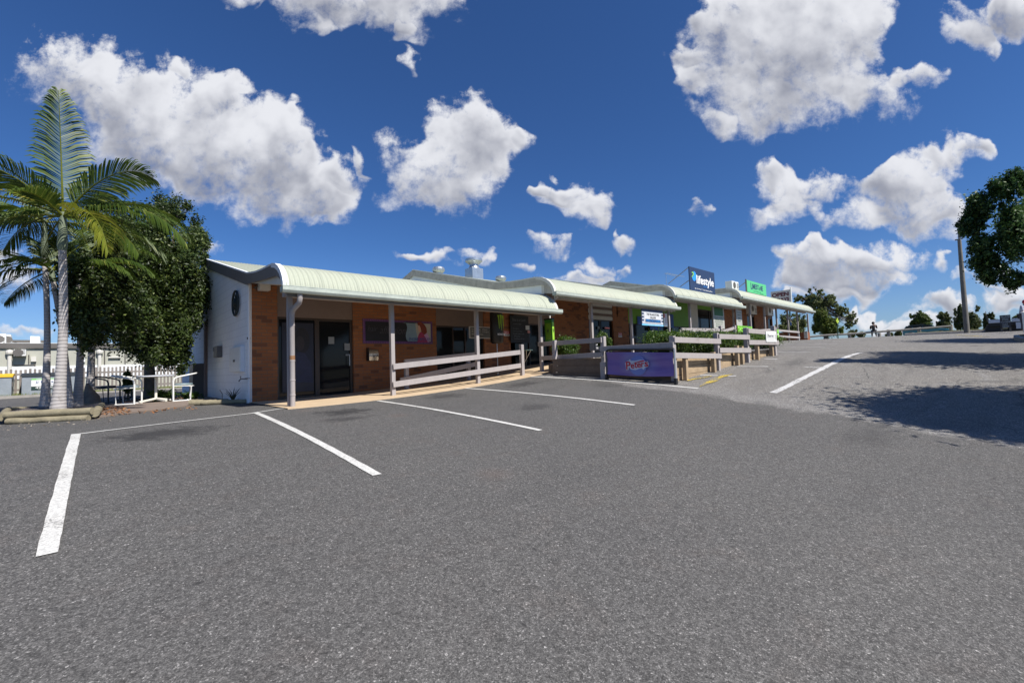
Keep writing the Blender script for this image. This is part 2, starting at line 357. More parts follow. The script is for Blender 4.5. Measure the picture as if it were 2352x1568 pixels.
def ell(cx,cy,rx,ry,n=24,a0=0,a1=360): return [(cx+rx*math.cos(math.radians(a0+(a1-a0)*k/n)),cy+ry*math.sin(math.radians(a0+(a1-a0)*k/n))) for k in range(n)]
XR,ZU,YR=(1,0,0),(0,0,1),(0,1,0)
# ------------------------------------------------------------------ terrain
AX=[-400,-40,-12,0,3,5.15,7.7,9.35,10.3,12,15,20,28,40,50,54,58,66,80,400]
AZ=[-6,-1.1,-.9,-.70,-.70,-.66,-.52,-.38,-.29,-.1,.2,.47,.85,1.13,1.34,1.40,1.33,.9,.35,-12]
SX=[-400,3,9.4,15,28,40,60,400]; SZ=[1,1,.87,.55,.5,.22,0,0]
def gy(Y):
    Yc=min(max(Y,0),9.6); g=.137*Yc-.0054*Yc*Yc-.817
    if Y<0: g+=.06*max(Y,-15)
    return g
def gz(X,Y):
    w=.8; a=sum(float(np.interp(X+k*w,AX,AZ)) for k in (-1,-.5,0,.5,1))/5
    return a+gy(Y)*float(np.interp(X,SX,SZ))
def gat(q):
    d=ray(q); d=d/math.hypot(d[0],d[1]); t=.3
    while t<160:
        n=t+.1+t*.01
        if n*d[2]-gz(n*d[0],n*d[1])<=0:
            a,b=t,n
            for _ in range(25):
                m=(a+b)/2
                if m*d[2]-gz(m*d[0],m*d[1])>0:a=m
                else:b=m
            return d*a
        t=n
    return d*160
def sheet(name,xs,ys,dz,mat):
    V=np.array([(x,y,gz(x,y)+dz) for x in xs for y in ys]); ny=len(ys); I=np.arange(len(xs)*ny).reshape(len(xs),ny)
    Fq=np.stack([I[:-1,:-1],I[1:,:-1],I[1:,1:],I[:-1,1:]],-1).reshape(-1,4)
    return struct(from_np(name,V,Fq,mat,None,True))
def rng(a,b,s): return list(np.arange(a,b-1e-6,s))
gxs=[-900,-400,-200,-100,-60]+rng(-40,72,2)+[72,80,90,110,150,220,400,900]; gys=[-900,-400,-200,-100,-50]+rng(-30,60,2)+[60,80,110,160,260,400,900]
sheet('ground',gxs,gys,-.05,GRS)
sheet('car_park',rng(-40,-6,1)+rng(-6,20,.25)+rng(20,56.1,.5),rng(-16,-3,.5)+rng(-3,14,.25)+rng(14,33.6,.7),0.,ASP)
def line(name,p,q,w,mat=PNT,lift=.008,jag=.0):
    p=np.array(p[:2],float);q=np.array(q[:2],float); L=np.linalg.norm(q-p); d=(q-p)/L; s=np.array([d[1],-d[0]]); n=max(2,int(L/.12)); vs=[];fs=[]
    for i in range(n+1):
        c=p+(q-p)*i/n; a=c+s*(w/2+random.uniform(-jag,jag)); b=c-s*(w/2+random.uniform(-jag,jag))
        for e in (a,b): vs.append((e[0],e[1],gz(*e)+lift))
    for i in range(n): fs.append((2*i,2*i+1,2*i+3,2*i+2))
    return struct(MB().add(vs,fs).build(name,mat))
# bays in front of the first shop: 2.4 m apart, 5 m deep
line('parking_line',gat((175,997)),gat((107,1275)),.098,jag=.003)
line('parking_line',(2.22,9.32),(2.07,4.22),.095,jag=.003); line('parking_line',(4.6,9.27),(4.76,4.55),.09,jag=.003)
line('parking_line',(7.09,9.38),(7.31,4.58),.09,jag=.003); line('parking_line',(9.54,9.5),(9.5,4.38),.09,jag=.004)
line('parking_line',gat((182,997)),gat((583,949)),.06,jag=.004); line('parking_line',gat((580,949)),gat((652,938)),.06,jag=.004)
line('parking_line',gat(z7(0,1095)),gat(z7(687,780)),.13,PNTO,jag=.012)
for a,b in ((z6(1180,1130),z6(1325,1130)),(z6(1320,1055),z6(1685,1055)),(z6(1320,1007),z6(1835,1005)),(z6(1340,968),z7(505,710)),(z6(890,1211),z6(1228,1211)),(z6(1615,1217),z7(430,898)),(z6(500,1302),z6(690,1308)),(z6(740,1311),z6(885,1312)),(z7(350,690),z7(575,688))):
    line('parking_line',gat(a),gat(b),.08,PNTO,jag=.01)
def smear(pts,w):
    for a,b in zip(pts,pts[1:]): pass
    P=[gat(p)[:2] for p in pts]; vs=[];fs=[]
    for i,p in enumerate(P):
        d=P[min(i+1,len(P)-1)]-P[max(i-1,0)]; d=d/np.linalg.norm(d); s=np.array([d[1],-d[0]])*w[i]/2
        for e in (p+s,p-s): vs.append((e[0],e[1],gz(*e)+.012))
    for i in range(len(P)-1): fs.append((2*i,2*i+1,2*i+3,2*i+2))
    return struct(MB().add(vs,fs).build('yellow_marking',PNTY))
smear([z6(500,1425),z6(560,1395),z6(640,1365),z6(700,1330),z6(760,1312),z6(850,1292)],[.03,.10,.18,.14,.15,.06])
smear([z6(365,1365),z6(430,1345),z6(500,1338),z6(570,1325),z6(625,1312)],[.06,.10,.07,.10,.05])
# footpath in front of shop one and concrete strip at its toe
def drape(name,poly_x,y0,y1,dz,mat,ny=4,th=.06):
    vs=[];fs=[];n=len(poly_x)
    for x in poly_x:
        for j in range(ny+1):
            y=y0+(y1-y0)*j/ny; vs.append((x,y,gz(x,y)+dz))
    for i in range(n-1):
        for j in range(ny): a=i*(ny+1)+j; fs.append((a,a+ny+1,a+ny+2,a+1))
    m=MB().add(vs,fs)
    for i in range(n-1): # front edge
        a=vs[i*(ny+1)];b=vs[(i+1)*(ny+1)]; m.add([a,b,(b[0],b[1],b[2]-th),(a[0],a[1],a[2]-th)],[(0,1,2,3)])
    return struct(m.build(name,mat))
drape('footpath',rng(2.8,12.9,.3),9.42,12.5,.02,CONC)
MBp=MB().prism([(0.12,11.45,-.74),(1.0,12.35,-.74),(1.95,13.25,-.74),(2.9,13.25,-.74),(2.9,19.0,-.74),(.3,19.0,-.74)],(0,0,.065)); struct(MBp.build('patio',SLAB))
# ------------------------------------------------------------------ shop buildings
PR=[(18.0,3.94),(12.3,2.46),(11.9,2.40),(11.5,2.35),(11.0,2.315),(10.55,2.30),(10.2,2.28),(9.95,2.225),(9.76,2.14),(9.61,2.03),(9.50,1.90),(9.44,1.78),(9.42,1.69)]
LOW=[(18.0,3.66),(12.42,2.2),(11.9,2.16),(11.5,2.12),(11.0,2.08),(10.55,2.04),(10.2,2.02),(9.97,2.00),(9.80,1.95),(9.66,1.88),(9.56,1.80),(9.50,1.72),(9.47,1.66)]
def roof_mesh(x0,x1,dz):
    pitch=.095; n=int((x1-x0)/pitch*6); xs=np.linspace(x0,x1,n+1)
    pr=[(23.4,2.5)]+PR; nr=[]
    for i in range(len(pr)):
        a=pr[max(i-1,0)]; b=pr[min(i+1,len(pr)-1)]; d=np.array([b[0]-a[0],b[1]-a[1]]); d/=np.linalg.norm(d); nr.append((-d[1]*-1,d[0]*-1))
    V=[]
    for x in xs:
        w=.013*math.sin(2*math.pi*(x-x0)/pitch)
        for (y,z),(ny,nz) in zip(pr,nr):
            s=1 if nz>=0 else -1
            V.append((x,y+ny*s*w,z+dz+nz*s*w))
    k=len(pr); I=np.arange(len(xs)*k).reshape(len(xs),k); Fq=np.stack([I[:-1,:-1],I[1:,:-1],I[1:,1:],I[:-1,1:]],-1).reshape(-1,4)
    return np.array(V),Fq
def prof(x,pts,dz,o=0.): return [(x,y,z+dz+o) for y,z in pts]
def shop(label,x0,x1,dz,first=False):
    t=thing('shop_building',label,'shop building',(x0,12.5,dz-.7),'row of brick shops stepping up the slope')
    V,Fq=roof_mesh(x0,x1,dz); r=from_np('roof',V,Fq,ROOF,t,True)
    # barge board, white capping roll and panel under the barge, both ends
    for k,(xe,sg) in enumerate(((x0,-1),(x1,1))):
        m=MB(); m.strip(prof(xe,PR,dz,.0),prof(xe,LOW,dz),(sg*.03,0,0)); m.strip(prof(xe,[(23.4,2.5),(18.0,3.94)],dz),prof(xe,[(23.4,2.25),(18.0,3.66)],dz),(sg*.03,0,0))
        m.build('barge_board',BARGE if first and k==0 else WBARGE,t)
        c=MB(); c.strip(prof(xe+sg*.032,PR,dz,.028),prof(xe+sg*.032,PR,dz,-.012),(-sg*.09,0,0))
        if True:
            A=[(y,z) for y,z in PR if y<=10.25]; cn=(10.9,1.2)
            B=[(y+(cn[0]-y)*.055,z+(cn[1]-z)*.055) for y,z in A]; c.strip(prof(xe+sg*.045,A,dz,.03),prof(xe+sg*.045,B,dz,.0),(-sg*.03,0,0))
        c.build('roof_capping',TRIM if not (first and k==0) else WHT,t)
    # gutter: half box with lip
    g=MB()
    for (a,b) in (((9.30,1.70),(9.30,1.62)),((9.30,1.62),(9.33,1.575)),((9.33,1.575),(9.46,1.575)),((9.46,1.575),(9.46,1.68))):
        ax,bx=(x0-.09,x1+.12); g.prism([(ax,a[0],a[1]+dz),(bx,a[0],a[1]+dz),(bx,b[0],b[1]+dz),(ax,b[0],b[1]+dz)],(0,.006,.006))
    g.bar((x0-.09,9.305,1.703+dz),(x1+.12,9.305,1.703+dz),.018,.016)
    for ex in (x0-.09,x1+.12): g.prism([(ex,9.30,1.70+dz),(ex,9.30,1.62+dz),(ex,9.33,1.575+dz),(ex,9.46,1.575+dz),(ex,9.46,1.68+dz)],(.006,0,0))
    g.build('gutter',GUT,t)
    MB().box((x0+.05,9.49,1.52+dz),(x1-.05,9.53,1.80+dz)).build('fascia_board',BARGE if first else WBARGE,t)
    MB().box((x0+.12,9.9,1.58+dz),(x1-.12,10.05,1.74+dz)).build('verandah_beam',POSTM,t)
    # soffit lining
    MB().prism([(x0+.1,12.5,2.26+dz),(x0+.1,9.96,1.83+dz),(x0+.1,9.54,1.80+dz),(x0+.1,9.54,1.815+dz),(x0+.1,9.96,1.845+dz),(x0+.1,12.5,2.275+dz)],(x1-x0-.2,0,0)).build('soffit',SOFF,t)
    return t
def face_wall(t,x0,x1,za,zb,mat,name='front_wall',y=12.5,d=.2):
    return MB().box((x0,y,za),(x1,y+d,zb)).build(name,mat,t)
def glazing(t,x0,x1,za,zb,cols,name='window',y=12.62,frame=.05,mat=None,sill=True):
    w=MB(); w.box((x0,y-.05,za),(x1,y+.03,za+frame)); w.box((x0,y-.05,zb-frame),(x1,y+.03,zb))
    n=len(cols)+1; xs=[x0]+list(cols)+[x1]
    for i,x in enumerate(xs):
        a=x if i==0 else x-frame if i==len(xs)-1 else x-frame/2
        w.box((a,y-.047,za+frame),(a+frame,y+.027,zb-frame))
    f=w.build(name,DKFR,t); MB().box((x0+.02,y-.006,za+.02),(x1-.02,y+.006,zb-.02)).build('pane',mat or GLS,f)
    return f
# ---- shop one
Z1=-.85
s1=shop('long low brick shop with white block side wall, the nearest of the row',2.78,10.85,0.,True)
xa=at(z3(768,1330),Y=12.5)[0]; xb=at(z3(1408,1300),Y=12.5)[0]; xc=at(z4(890,1180),Y=12.5)[0]; xd=at(z4(1350,900),Y=12.5)[0]
face_wall(s1,2.9,xa,Z1,2.31,BR); face_wall(s1,xb,xc,Z1,2.31,BR); face_wall(s1,xd,11.85,Z1,2.31,BR)
zt=1.46
face_wall(s1,xa,xb,zt,2.31,BULK,'bulkhead',12.53,.1); face_wall(s1,xc,xd,zt-.06,2.31,BULK,'bulkhead',12.53,.1)
xm=at(z3(1095,1300),Y=12.6)[0]
glazing(s1,xa,xm,-.66,zt,[],'window'); 
dr=glazing(s1,xm,xb,-.70,zt,[],'door',frame=.07); MB().tube([(xb-.12,12.53,.15),(xb-.12,12.5,.15),(xb-.12,12.5,.45),(xb-.12,12.53,.45)],.012,6).build('handle',ALU,dr)
glazing(s1,xc,xd,-.70,zt-.06,[at(z4(1040,900),Y=12.6)[0],at(z4(1160,900),Y=12.6)[0]],'window')
struct_side=MB(); struct_side.prism([(2.9,12.5,-.9),(2.9,12.5,2.24),(2.9,18.0,3.7),(2.9,23.3,2.3),(2.9,23.3,-.9)],(-.1,0,0)).build('side_wall',BLK,s1)
MB().box((3.0,23.0,-.9),(10.8,23.2,2.3)).build('rear_wall',BLK,s1)
MB().prism([(2.84,12.0,2.17),(2.84,9.96,1.825),(2.84,9.60,1.79),(2.84,9.60,1.90),(2.84,9.97,2.02),(2.84,10.55,2.06),(2.84,11.5,2.14)],(-.02,0,0)).build('gable_panel',PANEL,s1)
MB().tube([(2.83,12.46,-.80),(2.83,12.46,2.2)],.035,10).build('conduit_pipe',WHT,s1)
MB().box((2.79,12.44,.86),(2.86,12.49,.91)).build('pipe_bracket',BLACK,s1)
def post(t,x,y,z0,z1,w=.1,foot=True):
    m=MB().box((x-w/2,y-w/2,z0-.02),(x+w/2,y+w/2,z1)); 
    if foot: m.box((x-w/2-.012,y-w/2-.012,z0-.02),(x+w/2+.012,y+w/2+.012,z0+.015))
    return m.build('post',POSTM,t,bevel=.006)
PX=[3.02]+[float(at(q,Y=9.98)[0]) for q in (z3(1735,1335),z4(1290,1290),z4(1915,1178))]
for x in PX: post(s1,x,9.98,gz(x,9.98)+.0,1.60)
def downpipe(t,x,zt_,zb,y=9.83,cl=True,reach=True):
    m=MB(); m.tube([(x+.05,9.42,zt_),(x+.05,9.42,zt_-.12),(x+.05,9.46,zt_-.20),(x+.03,y-.06,zt_-.30),(x+.02,y,zt_-.40),(x+.02,y,zb+.02)],[.052]*5+[.050],12)
    o=m.build('downpipe',POSTM,t,smooth=True)
    if cl:
        for zz in (zt_-.62,.25,-.15,-.45): MB().lathe([(.050,-.016),(.056,-.012),(.056,.012),(.050,.016)],(x+.02,y,zz),12).build('pipe_clip',POSTM,o)
        MB().lathe([(.0505,-.045),(.0535,-.04),(.0535,.04),(.0505,.045)],(x+.02,y,.31),12).build('brown_tape_band',plain('brown_tape',(.25,.13,.06),.6),o)
    return o
downpipe(s1,float(at(z3(887,1000),Y=9.83)[0])-.02,1.60,-.73)
# side drain elbow where shop two's gutter meets shop one
# ---- shop two
U2=.58
s2=shop('second brick shop up the slope, sign for fish and chips on its verandah',10.78,18.85,U2)
def X12(q): return float(at(q,Y=12.5)[0])
def Z12(q,y=12.5): return float(at(q,Y=y)[2])
MB().prism([(10.9,12.5,1.6),(10.9,12.5,2.24+U2),(10.9,18.0,3.7+U2),(10.9,23.3,2.3+U2),(10.9,23.3,1.2)],(-.08,0,0)).build('side_wall',WWALL,s2)
def gable_infill(t,x,U):
    MB().prism([(x,12.5,2.25+U),(x,10.02,2.02+U),(x,10.02,1.72+U),(x,12.5,1.78+U)],(-.02,0,0)).build('gable_panel',WWALL,t)
    MB().box((x-.03,9.93,1.70+U),(x+.0,10.04,2.05+U)).build('gable_stud',TRIM,t)
    MB().prism([(x-.012,9.93,1.72+U),(x-.012,9.93,2.03+U),(x-.012,9.70,1.93+U),(x-.012,9.52,1.78+U),(x-.012,9.52,1.66+U)],(-.02,0,0)).build('gable_board',WBARGE,t)
gable_infill(s2,10.84,U2)
xe=X12(z4(1605,800)); xf=X12(z5(330,1100)); xg=X12(z5(742,900)); xh=X12(z5(1003,900)); xi=X12(z5(1168,900))
zsill=-.36
face_wall(s2,11.85,xe,-.9,2.9,BR); glazing(s2,xe,xf,zsill+.06,1.62,[X12(z4(1805,900))],'door')
face_wall(s2,xe,xf,1.62,2.9,BULK,'bulkhead',12.55,.1); MB().box((xe,12.25,-.75),(xf,12.6,zsill+.05)).build('doorstep',WHT,s2)
face_wall(s2,xf,xg,-.7,2.9,BR); face_wall(s2,xh,xi,-.5,2.9,BR)
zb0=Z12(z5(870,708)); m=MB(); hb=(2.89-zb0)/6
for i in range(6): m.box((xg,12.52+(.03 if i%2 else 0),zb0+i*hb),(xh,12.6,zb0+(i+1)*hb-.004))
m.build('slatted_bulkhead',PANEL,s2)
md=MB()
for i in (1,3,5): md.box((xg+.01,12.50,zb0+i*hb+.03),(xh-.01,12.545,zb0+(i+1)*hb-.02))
md.build('bulkhead_shade_stripe',BULK,s2)  # taupe strips stand in for the shadow stripes across the cream boards
glazing(s2,xg,xh,-.1,zb0,[X12(z5(870,800))],'door')
for q in (z5(770,900),z5(1200,960),z5(1592,790)):
    x=float(at(q,Y=9.98)[0]); post(s2,x,9.98,-.12+(x-12)*.05,1.60+U2)
m=MB(); m.tube([(10.90,9.42,1.60+U2),(10.95,9.55,1.52+U2),(11.0,9.8,1.42+U2),(11.05,10.1,1.40+U2)],.05,10); m.build('downpipe',POSTM,s2,smooth=True)
# ---- shop three (green fascia band)
U3=1.11
s3=shop('third shop with lime green band over dark windows under a pale green verandah',18.75,26.55,U3)
MB().prism([(18.87,12.5,2.2),(18.87,12.5,2.24+U3),(18.87,18.0,3.7+U3),(18.87,23.3,2.3+U3),(18.87,23.3,1.8)],(-.08,0,0)).build('side_wall',WWALL,s3)
gable_infill(s3,18.81,U3)
xj=X12(z6(372,600)); xk=X12(z6(402,700)); xl=X12(z6(478,700)); xm3=X12(z6(615,700))
def zline(pa,pb,x):  # height of an image line on the facade at world x
    a=at(pa,Y=12.5); b=at(pb,Y=12.5); return float(a[2]+(b[2]-a[2])*(x-a[0])/(b[0]-a[0]))
zg=Z12(z6(300,663))
face_wall(s3,xi,xj,1.92,3.42,GRN,'fascia_band'); glazing(s3,xi,xj,.15,1.92,[X12(z5(1395,800)),X12(z5(1640,800)),X12(z6(295,740))],'window')
face_wall(s3,xj,xk,.1,3.42,SOFF,'pier'); face_wall(s3,xk,xl,.3,3.42,PANEL,'door_surround'); 
dz3=Z12(z6(545,600)); face_wall(s3,xl,30.9,dz3,3.42,GRN,'fascia_band'); glazing(s3,xl,30.9,.6,dz3,[xm3,xm3+1.4],'window')
m=MB(); m.box((xi,12.4,.15),(30.9,12.5,.9)); m.build('window_base_wall',BR,s3)
for q in (z6(395,800),z6(645,800),z6(862,760)):
    x=float(at(q,Y=9.98)[0]); post(s3,x,9.98,.5+(x-21)*.03,1.60+U3)
m=MB(); m.tube([(18.87,9.42,1.60+U3),(18.92,9.55,1.52+U3),(18.97,9.8,1.42+U3)],.05,10); m.build('downpipe',POSTM,s3,smooth=True)
# ---- shop four
U4=1.65
s4=shop('farthest brick shop with a long open verandah on seven grey posts',26.4,41.0,U4)
MB().prism([(26.52,12.5,2.7),(26.52,12.5,2.24+U4),(26.52,18.0,3.7+U4),(26.52,23.3,2.3+U4),(26.52,23.3,2.4)],(-.08,0,0)).build('side_wall',WWALL,s4)
gable_infill(s4,26.46,U4)
def X4(q): return float(at(q,Y=12.3)[0])
xn=X4(z6(1003,700)); xo=X4(z6(1082,700)); xp=X4(z6(1225,700)); 
face_wall(s4,30.9,xn,.7,3.97,BR,y=12.3); face_wall(s4,xo,xp,.7,3.97,BR,y=12.3); zd4=float(at(z6(1040,668),Y=12.3)[2])
face_wall(s4,xn,xo,zd4,3.97,BULK,'bulkhead',12.33,.1); glazing(s4,xn,xo,.95,zd4,[(xn+xo)/2],'door',12.4)
face_wall(s4,xp,40.9,zd4,3.97,BULK,'bulkhead',12.33,.1); glazing(s4,xp,40.9,.95,zd4,[xp+1.2],'window',12.4)
MB().box((40.8,12.3,.7),(40.9,23,3.9)).build('end_wall',BR,s4)
for q in (z6(1040,780),z6(1195,800),z6(1332,930),z6(1452,925),z6(1552,900),z6(1665,920)):
    x=float(at(q,Y=9.98)[0]); post(s4,x,9.98,gz(x,9.98),1.60+U4)
post(s4,26.6,9.98,.8,1.60+U4)
# drop the unit's wall air conditioners
def ac(label,loc,w=.8,h=.55,d=.3,front='-y',group=None):
    t=thing('air_conditioner',label,'air conditioner',loc,group); x,y,z=loc
    m=MB().box((x,y,z),(x+w,y+d,z+h)); m.build('casing',WPL,t,bevel=.01)
    g=MB()
    if front=='-y':
        g.lathe([(.02,0),(.21,.0),(.21,.012),(.02,.012)],(x+w*.36,y-.013,z+h*.5),20,'y'); g.build('fan_grille',GREYM,t)
        b=MB()
        for k in range(5): b.box((x+w*.72,y-.008,z+.1+k*.07),(x+w*.95,y+.002,z+.13+k*.07))
        b.build('louvre',GREYM,t)
    else:
        g.lathe([(.02,0),(.2,.0),(.2,.012),(.02,.012)],(x-.013,y+d*.5,z+h*.5),20,'x'); g.build('fan_grille',GREYM,t)
    MB().box((x+.05,y+.02,z-.03),(x+.12,y+d,z)).build('foot',GREYM,t); MB().box((x+w-.12,y+.02,z-.03),(x+w-.05,y+d,z)).build('foot',GREYM,t)
    return t
p=at(z6(1035,600),Y=12.0); ac('white air conditioner box on brick wall over the fourth shop door',(p[0],11.98,p[2]-.3),1.3,.8,.31)
p=at(z6(1222,620),Y=12.0); ac('shaded air conditioner box under the verandah nearest the open end',(p[0],11.98,p[2]-.3),1.3,.8,.31)
# ------------------------------------------------------------------ railings
def rail_y(t,qa,qb,y,w=.035,h=.13,name='rail'):
    a=at(qa,Y=y);b=at(qb,Y=y); return MB().bar(a,b,w,h).build(name,POSTM,t,bevel=.004)
def rail_v(t,qa,qb,A,B,off=0.,w=.035,h=.13):
    a=onv(qa,A,B);b=onv(qb,A,B); return MB().bar(a,b,w,h).build('rail',POSTM,t,bevel=.004)
r1=thing('handrail',"two-rail timber handrail along the nearest shop's footpath, between the verandah posts",'handrail',(PX[1],9.9,-.6),'timber handrails')
rail_y(r1,z4(455,1110),z4(1700,968),9.895,.04,.135); rail_y(r1,z4(455,1285),z4(1705,1098),9.895,.04,.135)
xe1=float(at(z4(1724,1210),Y=9.98)[0]); z_e=float(at(z4(1718,893),Y=9.98)[2])
MB().box((xe1-.055,9.93,gz(xe1,10)-.02),(xe1+.055,10.04,z_e)).build('post',POSTM,r1,bevel=.006)
# inner handrail close to the wall
r2=thing('handrail',"low inner handrail in the shade close to the nearest shop's brick wall",'handrail',(6.5,11.6,-.6),'timber handrails')
for q,tp in ((z4(590,1360),z4(588,1040)),(z4(1198,1258),z4(1195,975))):
    a=at(q,Y=11.4); b=at(tp,Y=11.4); MB().box((a[0]-.05,11.35,gz(a[0],11.4)),(a[0]+.05,11.45,b[2])).build('post',POSTM,r2)
rail_y(r2,z4(525,1245),z4(1260,1085),11.33,.04,.14); rail_y(r2,z4(570,1060),z4(1260,985),11.33,.04,.12)
# ---- raised bed enclosure in front of shop two
A_,B_,C_,D_,E_,Fp=(10.2,9.03),(9.86,7.02),(9.86,5.09),(11.83,4.9),(13.33,4.7),(14.95,4.5)
V5=(10.6,9.93)
enc=thing('ramp_fence','timber two-rail fence stepping round the raised garden bed in front of shop two','fence',(10,7,-.4),'timber handrails')
def fpost(t,p,ztop,w=.11,zb=None): 
    return MB().box((p[0]-w/2,p[1]-w/2,(gz(*p) if zb is None else zb)-.03),(p[0]+w/2,p[1]+w/2,ztop)).build('post',POSTM,t,bevel=.006)
def vz(q,p): # height where photo position q meets the vertical line at p
    d=ray(q); return float(d[2]/math.hypot(d[0],d[1])*math.hypot(*p))
fpost(enc,A_,vz(z5(330,930),A_)); fpost(enc,B_,vz(z5(872,888),B_)); fpost(enc,C_,vz(z5(1640,883),C_)); fpost(enc,D_,vz(z6(690,850),D_)); fpost(enc,E_,vz(z6(990,795),E_)); fpost(enc,Fp,vz(z6(1290,775),Fp))
def shift(a,b,s):
    d=np.array([b[0]-a[0],b[1]-a[1]]); d/=np.linalg.norm(d); n=np.array([-d[1],d[0]])*s; return (a[0]+n[0],a[1]+n[1]),(b[0]+n[0],b[1]+n[1])
def seg(t,a,b,qs,s=-.075):
    P,Q=shift(a,b,s)
    for qa,qb in qs: rail_v(t,qa,qb,P,Q)
seg(enc,V5,B_,((z5(195,972),z5(870,925)),(z5(235,1120),z5(885,1080))),-.08)
seg(enc,B_,C_,((z5(855,1022),z5(1640,978)),(z5(865,1188),z5(1640,1150))),-.08)
seg(enc,C_,D_,((z6(222,922),z6(718,940)),(z6(228,1090),z6(725,1097))))
seg(enc,D_,E_,((z6(700,888),z6(1028,896)),(z6(708,1035),z6(1040,1035))))
seg(enc,E_,Fp,((z6(1012,826),z6(1300,852)),(z6(1020,950),z6(1337,953))))
# retaining boards and stub posts of the bed
bed=thing('retaining_wall','stacked pine sleeper wall holding up the garden bed behind the purple banner','retaining wall',(10,7,-.4))
def planks(a,b,ztops,mat,n=4,name='sleeper'):
    a=np.array(a);b=np.array(b); L=np.linalg.norm(b-a); 
    for k in range(n):
        za0=gz(*a)-.15; zb0=gz(*b)-.15
        h=.2; za1=ztops[0]-k*h; zb1=ztops[1]-k*h
        if za1<za0 and zb1<zb0: continue
        MB().bar((a[0],a[1],za1-h/2),(b[0],b[1],zb1-h/2),.05,h-.008).build(name,mat,bed,bevel=.006)
tz=vz(z6(240,1112),(10,5.15))
planks((10.02,8.95),(9.98,5.15),(tz+.10,tz+.03),TIMD,6)
planks((10.0,5.2),(14.95,4.66),(tz-.03,tz+.16),TIMB,6); 
for x,q in ((10.3,z6(250,1110)),(11.55,z6(612,1055)),(12.75,z6(882,985)),(13.0,z6(965,990)),(13.9,z6(1130,965)),(14.8,z6(1290,960))):
    y=5.16-(x-10)*.11-.1; MB().box((x-.055,y-.05,gz(x,y)-.03),(x+.055,y+.045,vz(q,(x,y)))).build('stub_post',TIMB,bed,bevel=.005)
MB().box((9.78,6.95,gz(9.8,7)-.02),(9.86,7.1,vz(z5(890,1165),B_))).build('stub_post',POSTM,bed)
MB().prism([(10.05,5.25,tz-.06),(14.9,4.75,tz+.1),(16.5,9.8,tz+.15),(10.3,9.4,tz-.06)],(0,0,-.5)).build('soil',TIMD,bed)
# banner
bn=thing('banner','purple ice cream banner on a dark pole frame tied outside the ramp fence','banner',(9.7,6,-.4))
yb0=float(onv(z5(930,1200),(9.72,0),(9.72,1))[1]); yb1=float(onv(z5(1640,1200),(9.72,0),(9.72,1))[1])
def bz(q): return float(onv(q,(9.72,0),(9.72,1))[2])
zt0,zt1=bz(z5(955,1052)),bz(z5(1600,1060)); zb0_,zb1_=bz(z5(940,1290)),bz(z5(1630,1312))
purp,tt,bb=newmat('purple_banner_vinyl'); 
_p=tt.pos(); dd=tt.vm('LENGTH',tt.vm('MULTIPLY_ADD',_p,(0,1.7,2.2),(0,-1.7*(yb0+yb1)/2,-2.2*(zt0-.30)))); nn=tt.noise(_p,4.,5,.7)
cc=tt.mix(tt.math('MULTIPLY',tt.ramp(dd,1.1,.1,0,.75),nn),(.175,.115,.36),(.42,.50,.72)); cc=tt.mix(tt.ramp(tt.noise(tt.vm('MULTIPLY',_p,(1,.7,9)),1.,3),.45,.75,0,.35),cc,(.06,.03,.22))
tt.l.new(cc,bb.inputs['Base Color']); bb.inputs['Roughness'].default_value=.4
vs=[];fs=[];NY,NZ=26,8
for i in range(NY+1):
    for j in range(NZ+1):
        a=i/NY;b=j/NZ; y=yb0+(yb1-yb0)*a; z=(zb0_+(zb1_-zb0_)*a)*(1-b)+(zt0+(zt1-zt0)*a)*b
        vs.append((9.72+.012*math.sin(a*9+b*3)+.01*math.sin(b*11+a*4)+.02*math.sin(math.pi*b),y,z+(-.03*math.sin(math.pi*a) if j==0 else 0)))
for i in range(NY):
    for j in range(NZ): a=i*(NZ+1)+j; fs.append((a,a+NZ+1,a+NZ+2,a+1))
MB().add(vs,fs).build('banner_sheet',purp,bn,smooth=True)
zg0=gz(9.72,6)
MB().tube([(9.74,yb0+.03,zt0+.0),(9.74,yb0-.02,zt0+.045),(9.74,yb0-.10,zt0+.06),(9.74,yb1+.10,zt1+.075),(9.74,yb1+.02,zt1+.06),(9.74,yb1-.03,zt1+.0)],.022,8).build('top_pole',BLACK,bn,smooth=True)
for y,mt in ((yb0+.03,GREYM),(yb1-.03,ALU)):
    MB().tube([(9.74,y,zt0),(9.74,y,gz(9.74,y)+.1)],.024,8).build('upright_pole',mt,bn,smooth=True)
    MB().box((9.70,y-.03,gz(9.74,y)),(9.78,y+.03,gz(9.74,y)+.14)).build('pole_foot',BLACK,bn)
MB().tube([(9.74,yb0,gz(9.74,yb0)+.05),(9.74,yb1,gz(9.74,yb1)+.05)],.02,8).build('bottom_pole',BLACK,bn)
RED=plain('sign_red',(.50,.02,.045),.5,var=.04); PALEB=plain('logo_pale_blue',(.50,.57,.66),.5,var=.08); MIDB=plain('logo_mid_blue',(.15,.20,.50),.5,var=.06)
P0=(9.69,yb0,zb0_); R_=(0,-1,0); wB=yb0-yb1; hB=zt0-zb0_
def Bq(q): # banner-local coords of a photo position
    p=onv(q,(9.70,0),(9.70,1)); return (yb0-float(p[1]),float(p[2])-zb0_)
cxl,cyl=Bq(zq(1400,700)); 
flat(bn,'logo_disc',MIDB,P0,R_,ZU,ell(cxl+.01,cyl+.0,.24,.235),.006)
flat(bn,'logo_swoosh',PALEB,P0,R_,ZU,[Bq(zq(*a)) for a in ((760,600),(830,480),(960,430),(1010,360),(1060,440),(1250,450),(1550,385),(1720,410),(1800,480),(1950,460),(2010,640),(1960,760),(1800,800),(1740,900),(1600,830),(1300,925),(1080,890),(960,760),(960,910),(830,920),(790,650))],.011)
PL_=[]
